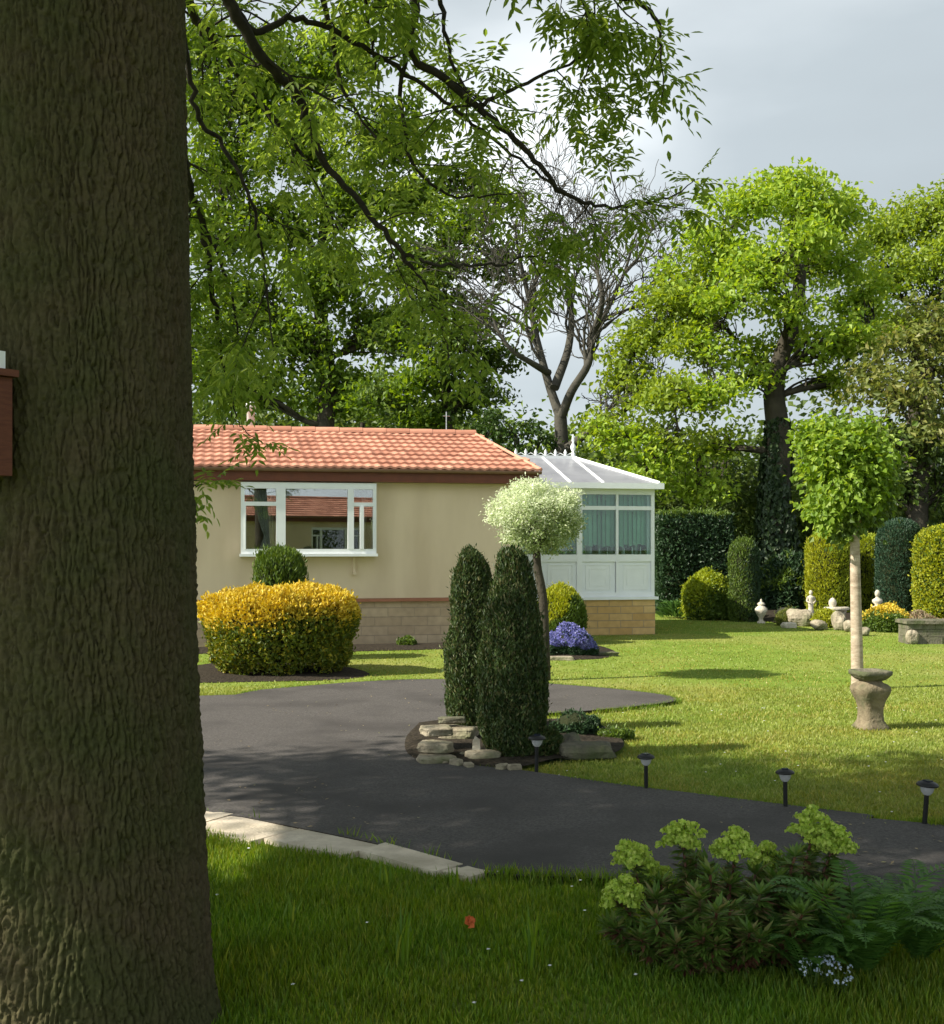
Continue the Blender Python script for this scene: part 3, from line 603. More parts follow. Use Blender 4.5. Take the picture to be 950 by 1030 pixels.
# ------------------------------------------------------------------ trees
def tree(name, label, base, trunk, r0, lobes, leaf, bark, dens=1., ls=.17, lw_=.6, clump=.34, subs=9, per=26, group=None, ivy=None, cmix=None, tilt=.5, sides=10, twigr=.012, cut=None, flat=.6):
    """trunk: list of points; lobes: list of (centre, radius or (rx,ry,rz)). Limbs grow from the trunk into each lobe, twigs into leaf clumps"""
    base = np.asarray(base, float); t = empty(name, base, label, 'tree', group=group)
    tk = smooth_line(trunk, 6); n = len(tk); rr = np.interp(np.linspace(0,1,n), [0,.04,.15,1], [r0*1.45, r0*1.15, r0, r0*.42])
    tb = MB(); tb.tube(tk, rr, sides)
    lf = MB(); cs=[]; wts=[]
    ax = tk[int(n*.75)]; lobes = sorted(lobes, key=lambda q: np.linalg.norm((np.asarray(q[0])-ax)*np.array([1,1,.7]))); done=[]
    for c, rad in lobes:
        c = np.asarray(c, float); rad = np.array(rad if hasattr(rad, '__len__') else (rad,)*3, float)
        # leave the trunk below the lobe
        zs = tk[:, 2]; target = c[2]-.45*np.linalg.norm(c[:2]-tk[-1][:2])-.3*rad[2]; i0 = int(np.clip(np.argmin(abs(zs-target)), n*.3, n-1))
        p0 = tk[i0]; r1 = rr[i0]*.42; d0 = np.linalg.norm(c-p0)
        near_ = [q for q in done if np.linalg.norm(c-q[0]) < .72*d0]
        if near_: q = min(near_, key=lambda q: np.linalg.norm(c-q[0])); p0 = q[0]; r1 = q[1]
        done.append((c, max(.03, r1*.5))); mid = p0*.45+c*.55+rng.normal(0,.12,3)*np.linalg.norm(c-p0); mid[2] -= .08*np.linalg.norm(c-p0)*rng.uniform(0,1)
        ln = smooth_line([p0, p0*.7+mid*.3+rng.normal(0,.05,3)*np.linalg.norm(c-p0), mid, c], 5); rl = np.interp(np.linspace(0,1,len(ln)), [0,1], [r1, max(.02,r1*.5)])
        tb.tube(ln, rl, 6)
        v = rad[0]*rad[1]*rad[2]; ns = max(6, int(subs*dens*2.5*(v**(1/3)/1.2)**2))
        d = unit(ns); q = c+d*rad*(rng.random(ns)[:, None]**.45)
        for k in range(ns):
            j = rng.integers(len(ln)//3, len(ln)); a = ln[j]; m_ = (a+q[k])/2+rng.normal(0,.08,3)*np.linalg.norm(q[k]-a)+np.array([0,0,.06])
            tb.tube(smooth_line([a, m_, q[k]], 3), np.interp(np.linspace(0,1,7), [0,1], [max(rl[j]*.45, twigr*1.5), twigr*.6]), 4, cap=False)
            cs.append(q[k]); 
            if rng.random() < .7: cs.append(q[k]*.72+m_*.28+rng.normal(0,.2,3))
    cs = np.array(cs); m = len(cs); pc = np.maximum(3, (per*rng.uniform(.5,1.5,m)).astype(int)); idx = np.repeat(np.arange(m), pc)
    off = rng.normal(size=(len(idx),3)); off /= np.linalg.norm(off, axis=1)[:,None]; off *= (rng.random(len(idx))**.5)[:,None]*clump*np.array([1.25,1.25,flat])*rng.uniform(.7,1.4,m)[idx][:,None]
    pos = cs[idx]+off
    if cut is not None:
        k = cut(pos); pos = pos[k]; off = off[k]; idx = idx[k]
    nrm = unit(len(pos))*.8+np.array([0,0,tilt])+off/(clump+.01)*.35; dr = unit(len(pos))+off/(clump+.01)*.6-np.array([0,0,.25])
    L_ = ls*rng.uniform(.6,1.3,len(pos)); mi = 0
    mats = [leaf]
    if cmix is not None: mats = [leaf, cmix[0]]; mi = cmix[1](pos, idx)
    lf.leaves(pos, dr, nrm, L_, L_*lw_, mi)
    tb.build('trunk', bark, t, origin=base); lf.build('crown', mats, t, origin=base)
    if ivy:
        iv = MB(); z0, z1, rad, m_ = ivy; k = 5200; z = rng.uniform(z0, z1, k); cx = np.interp(z, tk[:,2], tk[:,0]); cy = np.interp(z, tk[:,2], tk[:,1]); a = rng.uniform(0,6.28,k)
        rad_ = (1+.35*nz(np.c_[np.cos(a),np.sin(a),z],1.4))*rad*(1.15-.35*(z-z0)/(z1-z0))*rng.uniform(.75,1.2,k); pos = np.c_[cx+np.cos(a)*rad_, cy+np.sin(a)*rad_, z]; o_ = np.c_[np.cos(a), np.sin(a), .3*np.ones(k)]
        iv.leaves(pos, unit(k)*.5+np.array([0,0,-.8]), o_+unit(k)*.5, .17, .14); iv.build('ivy', m_, t, origin=base)
    return t
def lob(px, py, rpx, Y, sq=1., dy=0.):
    s = Y/F; return (P(px, py, Y+dy), (rpx*s, rpx*s*.9, rpx*s*sq))

# big sunlit oak beyond the hedges
Y = 32.
tree('oak_tree', 'tall bright yellow-green oak with a dark ivy-clad trunk behind the hedges', P(784, 550+1.6*F/Y, Y),
     [P(784,604,Y), P(782,520,Y), P(783,440,Y), P(779,395,Y), P(786,360,Y), P(800,320,Y), P(806,270,Y)], .36,
     [lob(800,200,42,Y,.8), lob(755,205,36,Y,.75,-1), lob(845,215,32,Y,.8,1), lob(720,245,34,Y,.8), lob(768,262,36,Y,.7,-1.5), lob(828,262,42,Y,.7,1.5),
      lob(690,285,34,Y,.7,.5), lob(870,300,36,Y,.8,1), lob(735,305,32,Y,.6,-1.6), lob(805,312,28,Y,.6,-1.6), lob(660,335,32,Y,.7), lob(705,350,34,Y,.6,-1), lob(752,352,26,Y,.5,1), lob(850,345,36,Y,.6,-1),
      lob(635,385,34,Y,.7,.5), lob(680,400,38,Y,.6,-1), lob(730,400,26,Y,.6,-1.8), lob(622,432,32,Y,.6), lob(668,452,36,Y,.6,-.5), lob(712,450,28,Y,.6,1), lob(650,485,34,Y,.6), lob(700,492,30,Y,.6), lob(815,240,30,Y,.6,-2), lob(755,375,26,Y,.6,-.5), lob(840,385,26,Y,.7,.5), lob(868,340,28,Y,.8,.5), lob(700,310,34,Y,.7,.8), lob(748,262,34,Y,.7,.8), lob(672,300,28,Y,.7,-.5), lob(790,345,24,Y,.6,1.5), lob(640,350,26,Y,.7,.5), lob(780,180,22,Y,.6)],
     M['oak'], M['bark_far'], 2.3, .17, .62, .5, 10, 30, ivy=(0,5.0,.40,M['ivy']), cmix=(M['oak2'], lambda p, i: (nz(p,.5) > .35).astype(int)), tilt=.7, flat=.65)
Y = 40.
tree('oak_tree', 'bright green oak at the right edge, standing behind the olive-brown tree', P(920, 550+1.6*F/Y, Y),
     [P(920,598,Y), P(918,480,Y), P(922,400,Y), P(926,320,Y)], .35,
     [lob(880,235,30,Y,.8), lob(915,225,36,Y,.8,1), lob(950,215,40,Y,.8), lob(990,235,50,Y), lob(895,275,34,Y,.7), lob(940,270,40,Y,.7,-1), lob(1000,300,50,Y), lob(905,320,34,Y,.7), lob(955,320,36,Y)],
     M['oak2'], M['bark_far'], 2.0, .19, .62, .55, 9, 26, tilt=.7, flat=.7)
Y = 30.
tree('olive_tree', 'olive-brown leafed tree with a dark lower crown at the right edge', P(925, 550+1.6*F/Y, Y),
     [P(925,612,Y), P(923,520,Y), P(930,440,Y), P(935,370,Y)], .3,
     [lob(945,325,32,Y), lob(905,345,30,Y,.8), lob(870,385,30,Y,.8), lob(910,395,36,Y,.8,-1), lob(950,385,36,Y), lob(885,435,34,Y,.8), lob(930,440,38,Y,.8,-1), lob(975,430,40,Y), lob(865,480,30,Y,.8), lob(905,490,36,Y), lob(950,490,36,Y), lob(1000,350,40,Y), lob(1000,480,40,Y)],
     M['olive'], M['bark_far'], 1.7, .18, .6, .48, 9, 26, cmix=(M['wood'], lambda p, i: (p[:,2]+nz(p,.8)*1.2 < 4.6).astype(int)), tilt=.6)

# bare tree behind the house
def bare_tree():
    Y = 34.; base = P(570, 603, Y); t = empty('bare_tree', base, 'leafless grey tree with fine spreading branches behind the house roof', 'tree')
    tb = MB()
    def limb(pts, r0, r1, depth):
        ln = smooth_line([P(a, b_, Y+c) for a, b_, c in pts], 5); n = len(ln); rr = np.linspace(r0, r1, n); tb.tube(ln, rr, 8)
        if depth: 
            L_ = np.linalg.norm(np.diff(ln, axis=0), axis=1).sum()
            for k in range(int(4+L_*2.0)):
                f = rng.uniform(.3, 1); j = min(n-2, int(f*(n-1))); d = ln[j+1]-ln[j]; d /= np.linalg.norm(d)
                grow(ln[j], d, max(.013, rr[j]*.42), L_*rng.uniform(.22,.42)*(1.15-.4*f)+.5, 3 if rng.random() < .45 else 2)
    def grow(p, d, r, L_, lev):
        dd = d+unit(1)[0]*.85*np.array([1,.8,.8]); dd[2] += .04; dd /= np.linalg.norm(dd); n = 5; pts = [p]; v = dd
        for _ in range(n):
            v = v+unit(1)[0]*.42; v[2] += .035; v /= np.linalg.norm(v); pts.append(pts[-1]+v*L_/n)
        pts = np.array(pts); tb.tube(pts, np.linspace(r, max(r*.35,.008), n+1), 4, cap=False)
        if lev:
            for k in range(4 if lev > 1 else 3):
                j = rng.integers(1, n+1); dv = pts[j]-pts[j-1]; grow(pts[j], dv/np.linalg.norm(dv), max(.008, r*.55), L_*rng.uniform(.45,.7), lev-1)
    limb([(572,604,0),(569,520,0),(566,460,0),(564,418,0)], .25, .18, 0)
    limb([(564,420,0),(552,385,.3),(540,340,.5),(532,300,.8),(522,255,.5),(518,225,0)], .145, .025, 1)
    limb([(564,422,0),(575,394,-.5),(592,366,-.8),(598,335,-.6),(612,310,-.4),(628,275,0),(640,235,.3)], .145, .025, 1)
    limb([(558,390,0),(572,350,.8),(575,310,1),(570,270,1),(580,230,1)], .14, .025, 1)
    limb([(552,375,.3),(535,365,-.5),(515,352,-1),(500,330,-1),(492,300,-1)], .11, .02, 1)
    limb([(598,335,-.6),(606,300,-1.2),(600,262,-1),(612,225,-1)], .10, .02, 1)
    limb([(566,455,0),(585,440,-.5),(605,425,-.8),(630,412,-.6),(650,385,-.4)], .15, .03, 1)
    limb([(532,300,.8),(545,265,.5),(548,230,.5)], .08, .02, 1)
    limb([(628,275,0),(645,255,0),(658,225,0)], .06, .02, 1)
    tb.build('trunk', M['bark_bare'], t, origin=base)
bare_tree()

# trees behind the house on the left
Y = 38.
tree('leafy_tree', 'tall green broadleaf tree behind the left half of the roof', P(330, 550+1.6*F/Y, Y),
     [P(330,612,Y), P(325,480,Y), P(330,380,Y), P(322,300,Y), P(330,180,Y)], .34,
     [lob(205,50,36,Y), lob(215,105,36,Y), lob(330,60,50,Y), lob(260,80,50,Y), lob(400,130,44,Y,.9), lob(300,140,50,Y,.8,-1), lob(225,160,46,Y,.9), lob(360,200,46,Y,.7,-1), lob(430,195,40,Y,.8), lob(275,225,50,Y,.7), lob(210,240,40,Y), lob(410,260,40,Y,.7,-1),
      lob(335,280,50,Y,.7,-1), lob(250,300,46,Y,.7), lob(300,345,50,Y,.7,-.5), lob(390,330,44,Y,.7), lob(210,350,44,Y), lob(250,390,40,Y,.7), lob(340,395,46,Y,.6), lob(480,180,26,Y,.8)],
     M['green_tree'], M['bark_far'], 2.0, .21, .6, .6, 9, 26, tilt=.7, flat=.65)
Y = 36.
tree('leafy_tree', 'dense green rounded tree rising behind the middle of the roof ridge', P(455, 550+1.6*F/Y, Y),
     [P(455,618,Y), P(452,500,Y), P(450,420,Y), P(448,340,Y)], .25,
     [lob(440,300,36,Y,.8), lob(480,315,30,Y,.8), lob(470,225,34,Y,.8), lob(500,262,28,Y,.8), lob(445,258,34,Y,.8), lob(505,205,24,Y,.7), lob(400,335,36,Y,.7), lob(460,350,38,Y,.7,-1), lob(495,362,24,Y,.8), lob(420,380,38,Y,.7,-1), lob(475,395,34,Y,.7), lob(380,400,30,Y,.7), lob(430,418,34,Y,.6)],
     M['green_tree'], M['bark_far'], 2.0, .19, .6, .5, 10, 27, cmix=(M['mid'], lambda p, i: (nz(p,.8) > .3).astype(int)), tilt=.9, flat=.5)
Y = 34.
tree('dark_tree', 'low dark evergreen between the roof end and the bare tree', P(520, 550+1.6*F/Y, Y), [P(520,614,Y), P(520,520,Y), P(520,440,Y)], .2,
     [lob(515,432,24,Y,.8), lob(545,440,18,Y,.8), lob(490,440,26,Y,.8), lob(530,462,28,Y,.7), lob(575,470,16,Y), lob(500,470,30,Y)], M['dark_tree'], M['bark_far'], 1.3, .14, .6, .3, 11, 30)
# distant woodland, one mass
wd = MB(); k = 95000
cx = rng.uniform(-26, 34, 340); cy = rng.uniform(44, 58, 340); cz = rng.uniform(.3, 7.6, 340)*np.interp(cx, [-26,-4,2,6,34], [1.15,1.1,.62,.8,1.])
i = rng.integers(0, 340, k); pos = np.c_[cx[i], cy[i], cz[i]]+rng.normal(size=(k,3))*np.array([1.3,1.1,.75]); pos[:,2] = np.abs(pos[:,2])
wd.leaves(pos, unit(k)-np.array([0,0,.2]), unit(k)+np.array([0,0,.8]), rng.uniform(.22,.42,k), rng.uniform(.16,.28,k), (nz(pos,.35) > .3).astype(int))
for _ in range(46):
    x_ = rng.uniform(-24, 32); y_ = rng.uniform(42, 56); wd.tube([(x_,y_,0),(x_+rng.normal(0,.2),y_,2.5),(x_+rng.normal(0,.5),y_,6)], [.22,.18,.09], 6, 2)
tag(wd.build('woodland', [M['wood'], M['green_tree'], M['bark_far']]), 'dark wood far behind the garden', 'woodland', kind='stuff')
# understorey just beyond the hedges
us = MB(); k = 52000
cx = rng.uniform(3.0, 15, 150); cy = rng.uniform(33.5, 38, 150); cz = rng.uniform(.2, 3.3, 150); i = rng.integers(0,150,k)
pos = np.c_[cx[i], cy[i], cz[i]]+rng.normal(size=(k,3))*np.array([.55,.5,.42]); pos[:,2] = np.abs(pos[:,2])
us.leaves(pos, unit(k)-np.array([0,0,.3]), unit(k)+np.array([0,0,.7]), rng.uniform(.11,.2,k), rng.uniform(.07,.12,k), (nz(pos,.7) > .2).astype(int))
tag(us.build('undergrowth', [M['wood'], M['mid']]), 'tangled dark undergrowth beyond the clipped hedges', 'undergrowth', kind='stuff')

# ------------------------------------------------------------------ shrubs and clipped conifers
def shrub(name, label, cat, base, prof, leaf, n, ls, sx=1, sy=1, lump=.08, lfreq=5., depth=.08, mats=None, mfn=None, core=None, up=.3, out=.6, square=0, parent=None, group=None, lw_=.55, rot=0, build_name=None, cfac=.9):
    """prof: list of (radius, z); leaves fill a shell over a dark inner core"""
    cfac = min(cfac, .92-lump*2.2)
    base = np.asarray(base, float); pr = np.array(prof, float); zz = pr[:,1]; rr = pr[:,0]
    zf = np.linspace(zz[0], zz[-1], 60); rf = np.interp(zf, zz, rr)
    seglen = np.hypot(np.diff(zf), np.diff(rf)); area = seglen*(rf[1:]+rf[:-1])/2+1e-6; cdf = np.cumsum(area)/area.sum()
    s = np.searchsorted(cdf, rng.random(n)); t = rng.random(n); s = np.clip(s, 0, 58)
    z = zf[s]+(zf[s+1]-zf[s])*t; r = rf[s]+(rf[s+1]-rf[s])*t; nzv = -(rf[s+1]-rf[s])/seglen[s]; nr = (zf[s+1]-zf[s])/seglen[s]
    a = rng.uniform(0, 2*np.pi, n); ca, sa = np.cos(a), np.sin(a)
    k = (np.abs(ca)**square+np.abs(sa)**square)**(-1/square) if square else 1.
    surfp = np.c_[r*ca*k*sx, r*sa*k*sy, z]; nn_ = np.c_[nr*ca, nr*sa, nzv]; nn_ /= np.linalg.norm(nn_, axis=1)[:,None]
    lp = nz(surfp+base, lfreq)*lump+nz(surfp+base, lfreq*2.7)*lump*.45
    pos = surfp+nn_*(lp-depth*rng.random(n)**1.6+np.where(rng.random(n)<.035, rng.random(n)*ls*1.3, 0))[:,None]; pos[:,2] = np.maximum(pos[:,2], .01)
    mb = MB(); L_ = ls*rng.uniform(.6,1.35,n)
    mi = 0 if mfn is None else mfn(pos, nn_)
    mb.leaves(pos+base, nn_*out+unit(n)*.7+np.array([0,0,up]), nn_*.8+unit(n)*.8, L_, L_*lw_, mi)
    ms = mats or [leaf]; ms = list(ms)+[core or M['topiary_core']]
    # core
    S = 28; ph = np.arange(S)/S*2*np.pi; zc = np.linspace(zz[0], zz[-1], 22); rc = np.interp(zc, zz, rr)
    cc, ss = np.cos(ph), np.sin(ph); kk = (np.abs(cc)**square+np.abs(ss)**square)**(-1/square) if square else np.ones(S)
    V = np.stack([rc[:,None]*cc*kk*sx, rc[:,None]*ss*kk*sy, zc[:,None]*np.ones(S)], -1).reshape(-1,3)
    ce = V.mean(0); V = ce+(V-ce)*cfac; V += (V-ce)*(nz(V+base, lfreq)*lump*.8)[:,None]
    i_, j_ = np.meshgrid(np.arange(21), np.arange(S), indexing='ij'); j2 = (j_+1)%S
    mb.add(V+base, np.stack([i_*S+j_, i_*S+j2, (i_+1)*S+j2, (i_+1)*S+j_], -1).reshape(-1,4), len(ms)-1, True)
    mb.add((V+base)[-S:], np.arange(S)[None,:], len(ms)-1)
    if parent is not None: return mb.build(build_name or 'crown', ms, parent, origin=parent.location)
    o = mb.build(name, ms, origin=base); return tag(o, label, cat, group)
def dome(r, h, r0=.85, p=2.2, n=14):
    z = np.linspace(0, 1, n); return [(r*max(.02, (1-(abs(q-.38)/(.62 if q>.38 else .38))**p*(1 if q>.38 else 1-r0))), q*h) for q in z]
def column(r, h, top=.12, foot=.85):
    return [(r*foot, 0), (r*.97, h*.12), (r, h*.4), (r*.98, h*(1-top*1.8)), (r*.9, h*(1-top)), (r*.68, h*(1-top*.45)), (r*.35, h*(1-top*.1)), (.01, h)]

# the two dark conifers
b1 = G(474, 738); b2_ = G(516, 764)
shrub('dark_conifer', 'narrower dark clipped conifer, left and rear of the pair by the drive', 'conifer', b1, [(.15,0),(.205,.15),(.215,.45),(.20,.8),(.185,1.1),(.15,1.4),(.115,1.53),(.05,1.6),(.005,1.61)], M['topiary'], 26000, .038, lump=.026, lfreq=9, depth=.055, up=.9, out=.35, lw_=.32, cfac=.84)
shrub('dark_conifer', 'broader dark clipped conifer standing in front of the pair by the drive', 'conifer', b2_, [(.17,0),(.235,.15),(.268,.4),(.262,.62),(.235,.9),(.19,1.2),(.135,1.44),(.10,1.54),(.05,1.595),(.005,1.61)], M['topiary'], 34000, .038, lump=.026, lfreq=9, depth=.055, up=.9, out=.35, lw_=.32, cfac=.84)
# golden shrub and the green one behind it
gb = G(279, 680); gb[1] += .35; gb[0] -= .02
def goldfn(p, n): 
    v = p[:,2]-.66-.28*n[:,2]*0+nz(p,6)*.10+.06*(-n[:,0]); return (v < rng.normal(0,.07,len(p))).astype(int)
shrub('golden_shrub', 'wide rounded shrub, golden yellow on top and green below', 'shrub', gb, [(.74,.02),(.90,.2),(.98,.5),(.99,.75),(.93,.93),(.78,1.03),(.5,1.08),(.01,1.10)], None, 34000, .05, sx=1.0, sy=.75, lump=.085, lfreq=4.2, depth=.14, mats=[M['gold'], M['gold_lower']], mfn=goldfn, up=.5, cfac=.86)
vb = P(281, 650, 17.); vb[2] = 0
shrub('green_shrub', 'upright fine-leaved green shrub between the golden shrub and bay window', 'shrub', vb, [(.3,0),(.36,.4),(.39,.9),(.39,1.3),(.32,1.5),(.18,1.58),(.01,1.60)], M['mid'], 12000, .07, lump=.05, lfreq=5, depth=.12, up=1.2, out=.4, lw_=.3)
# rounded shrub and flower mound by the conservatory
sb = G(566, 650); sb[1] += .55
shrub('yellow_green_shrub', 'rounded yellow-green shrub against the conservatory brick base', 'shrub', sb, dome(.44, 1.02, .75), M['lime'], 11000, .06, lump=.04, depth=.1, mats=[M['lime_conifer'], M['mid']], mfn=lambda p, n: (p[:,2]+nz(p,7)*.12-.4*n[:,0]*-1*0 < .52+.5*np.clip(n[:,0],-1,1)*.5).astype(int), up=.8, lw_=.35)
fb = G(574, 661); fb[1] += .1
shrub('purple_flower_mound', 'low mound of purple-blue flowers in the small bed by the conservatory', 'flowers', fb, [(.34,0),(.38,.1),(.36,.22),(.28,.34),(.15,.44),(.01,.48)], None, 15000, .03, sx=1.1, sy=.75, lump=.07, lfreq=7, depth=.05, mats=[M['blue_flower'], M['darkgreen']], mfn=lambda p, n: ((p[:,2]+nz(p,9)*.05 < .14) | (rng.random(len(p)) < .18)).astype(int), lw_=.9)

def stem_tree(name, label, trunk, r, ccentre, prof, mats, mfn, n, ls, bark, limbs=9, sub=0, **kw):
    base = np.array(trunk[0]); t = empty(name, base, label, 'tree'); tb = MB(); tk = smooth_line(trunk, 6); tb.tube(tk, np.linspace(r*1.15, r*.85, len(tk)), 12)
    top = tk[-1]; c = np.asarray(ccentre, float)
    for k in range(limbs):
        d = unit(1)[0]; d[2] = abs(d[2])*.8; e_ = c+d*np.array([prof[0], prof[0], prof[1]])*.75; m_ = top*.5+e_*.5+rng.normal(0,.05,3)
        tb.tube(smooth_line([top, m_, e_], 4), np.linspace(r*.6, r*.12, 9), 6)
    tb.build('trunk', bark, t, origin=base)
    a_ = np.linspace(-math.pi/2, math.pi/2, 18); pf = [(max(.01, prof[0]*math.cos(q)), prof[1]*math.sin(q)) for q in a_]
    mb = MB(); m = kw.get('m', 170); ce = c+unit(m)*np.array([prof[0],prof[0],prof[1]])*(rng.random(m)**.3)[:,None]*rng.uniform(*kw.get('rag', (.78,1.06)),(m,1)); per = n//m; i = np.repeat(np.arange(m), per)
    off = rng.normal(size=(len(i),3))*np.array([1,1,.75])*kw.get('clump',.075); pos = ce[i]+off; o = (pos-c)/np.array([prof[0],prof[0],prof[1]])
    q = len(pos); L_ = ls*rng.uniform(.6,1.3,q)
    mb.leaves(pos, unit(q)*.8+o*.6-np.array([0,0,kw.get('droop',.2)]), unit(q)*.7+o*.4+np.array([0,0,.6]), L_, L_*kw.get('lw_',.5), mfn(pos, o) if mfn else 0)
    mb.build('crown', mats, t, origin=base); return t
Y = 14.3
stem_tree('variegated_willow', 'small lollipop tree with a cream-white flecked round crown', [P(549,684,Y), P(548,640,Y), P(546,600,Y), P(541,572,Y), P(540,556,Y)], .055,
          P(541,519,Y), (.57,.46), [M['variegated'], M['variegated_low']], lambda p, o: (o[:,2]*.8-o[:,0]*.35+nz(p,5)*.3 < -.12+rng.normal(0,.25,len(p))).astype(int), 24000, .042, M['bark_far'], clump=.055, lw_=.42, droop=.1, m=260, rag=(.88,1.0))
Y = 13.4
stem_tree('maple_tree', 'young lollipop tree with a pale straight trunk and bright green leaves', [P(863,693,Y), P(862,640,Y), P(861,590,Y), P(860,535,Y)], .062,
          P(849,474,Y), (.46,.70), [M['maple'], M['mid']], lambda p, o: (nz(p,4)*.4+o[:,2]*.5-o[:,0]*.4 < -.35).astype(int), 15000, .075, M['bark_pale'], clump=.12, lw_=.8, droop=.5, m=62)

# clipped shapes along the back border
def back(px0, px1, ytop, ybase, Y, name, label, cat, leaf, n, ls, kind='col', **kw):
    s = Y/F; r = (px1-px0)/2*s; b_ = P((px0+px1)/2, 0, Y); b_[2] = 0; h = EYE+(HZ-ytop)*s
    pr = column(r, h) if kind == 'col' else dome(r, h, .8)
    if kind == 'block': pr = [(r*.96,0),(r,.3),(r,h*.9),(r*.97,h*.965),(r*.9,h*.99),(.01,h)]
    return shrub(name, label, cat, b_, pr, leaf, n, ls, **kw)
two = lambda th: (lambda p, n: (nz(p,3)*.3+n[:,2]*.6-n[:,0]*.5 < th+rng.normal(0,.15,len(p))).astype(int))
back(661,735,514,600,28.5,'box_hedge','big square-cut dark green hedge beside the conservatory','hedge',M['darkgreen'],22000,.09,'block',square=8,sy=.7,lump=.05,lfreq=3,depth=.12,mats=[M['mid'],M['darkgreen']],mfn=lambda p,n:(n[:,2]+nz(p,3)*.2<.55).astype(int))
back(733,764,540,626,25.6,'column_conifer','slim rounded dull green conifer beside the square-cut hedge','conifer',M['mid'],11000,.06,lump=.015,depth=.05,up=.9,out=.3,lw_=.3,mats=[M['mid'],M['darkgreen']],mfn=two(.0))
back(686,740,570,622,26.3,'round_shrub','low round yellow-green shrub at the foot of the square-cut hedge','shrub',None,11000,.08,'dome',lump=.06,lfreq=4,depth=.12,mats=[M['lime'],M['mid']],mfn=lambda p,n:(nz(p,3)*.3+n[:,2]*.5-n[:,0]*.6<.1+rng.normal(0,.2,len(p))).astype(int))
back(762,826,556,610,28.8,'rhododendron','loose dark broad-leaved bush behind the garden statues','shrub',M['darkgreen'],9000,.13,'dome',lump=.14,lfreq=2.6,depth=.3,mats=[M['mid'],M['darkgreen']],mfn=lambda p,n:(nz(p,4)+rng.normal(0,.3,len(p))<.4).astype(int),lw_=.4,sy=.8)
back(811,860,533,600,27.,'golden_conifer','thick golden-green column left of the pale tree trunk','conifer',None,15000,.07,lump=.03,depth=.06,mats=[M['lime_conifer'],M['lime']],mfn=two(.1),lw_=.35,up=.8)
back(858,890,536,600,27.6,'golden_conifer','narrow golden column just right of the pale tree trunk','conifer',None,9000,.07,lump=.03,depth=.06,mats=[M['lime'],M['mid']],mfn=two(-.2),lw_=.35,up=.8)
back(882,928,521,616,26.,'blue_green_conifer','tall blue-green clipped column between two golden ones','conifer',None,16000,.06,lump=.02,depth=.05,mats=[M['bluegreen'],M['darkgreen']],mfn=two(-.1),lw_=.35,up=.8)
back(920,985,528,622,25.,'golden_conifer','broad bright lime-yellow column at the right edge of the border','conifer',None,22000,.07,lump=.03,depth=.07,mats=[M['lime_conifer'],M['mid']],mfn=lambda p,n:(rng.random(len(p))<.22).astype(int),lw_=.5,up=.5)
back(868,916,607,643,22.6,'gold_tipped_shrub','low yellow-orange tipped shrub behind the stone pedestal','shrub',None,9000,.06,'dome',lump=.05,depth=.1,mats=[M['gold'],M['mid']],mfn=lambda p,n:(p[:,2]*1.6+nz(p,5)*.25<.55+rng.normal(0,.15,len(p))).astype(int))
back(819,842,612,634,23.6,'yellow_cushion_plant','small lime-yellow cushion plant among the border stones','plant',M['lime_conifer'],3500,.05,'dome',lump=.03,depth=.06)
back(781,804,612,628,24.3,'grassy_cushion_plant','small dull green grassy cushion beside the urn statue','plant',M['olive'],3000,.08,'dome',lump=.03,depth=.06,lw_=.2,up=.8)
back(910,946,614,634,22.4,'bronze_cushion_plant','pinkish bronze cushion plant above the stone trough','plant',M['pink_mix'],3500,.06,'dome',lump=.04,depth=.08)
# hosta-like leaves by the hedge
hb = G(681, 622); ho = MB(); k = 260; a = rng.uniform(0,6.28,k); rad = rng.uniform(.05,.45,k)
ho.leaves(np.c_[hb[0]+np.cos(a)*rad, hb[1]+np.sin(a)*rad*.6, rng.uniform(.08,.36,k)], np.c_[np.cos(a),np.sin(a),rng.uniform(.1,1.2,k)], np.c_[-np.cos(a)*.4,-np.sin(a)*.4,np.ones(k)]+unit(k)*.3, .26, .09)
tag(ho.build('leafy_clump', M['hosta'], origin=hb), 'clump of broad pale green leaves at the conservatory corner', 'plant')
# dwarf shrub in the island bed, right of the conifers
db = G(578, 742); shrub('dwarf_conifer', 'low dark spreading dwarf conifer right of the clipped pair', 'conifer', db, dome(.20,.24,.8), M['darkgreen'], 4500, .045, lump=.06, lfreq=9, depth=.08, lw_=.35, sx=1.15)
db = G(541, 762); shrub('dark_ground_shrub', 'low dark green shrub at the foot of the broader conifer', 'shrub', db, dome(.20,.25,.8), M['topiary'], 5000, .045, lump=.04, lfreq=8, depth=.06, lw_=.4)
db = G(617, 744); shrub('creeping_plant', 'small creeping green plant behind the mossy stone slab', 'plant', db, dome(.16,.11,.8), M['mid'], 2500, .04, lump=.03, lfreq=9, depth=.05)

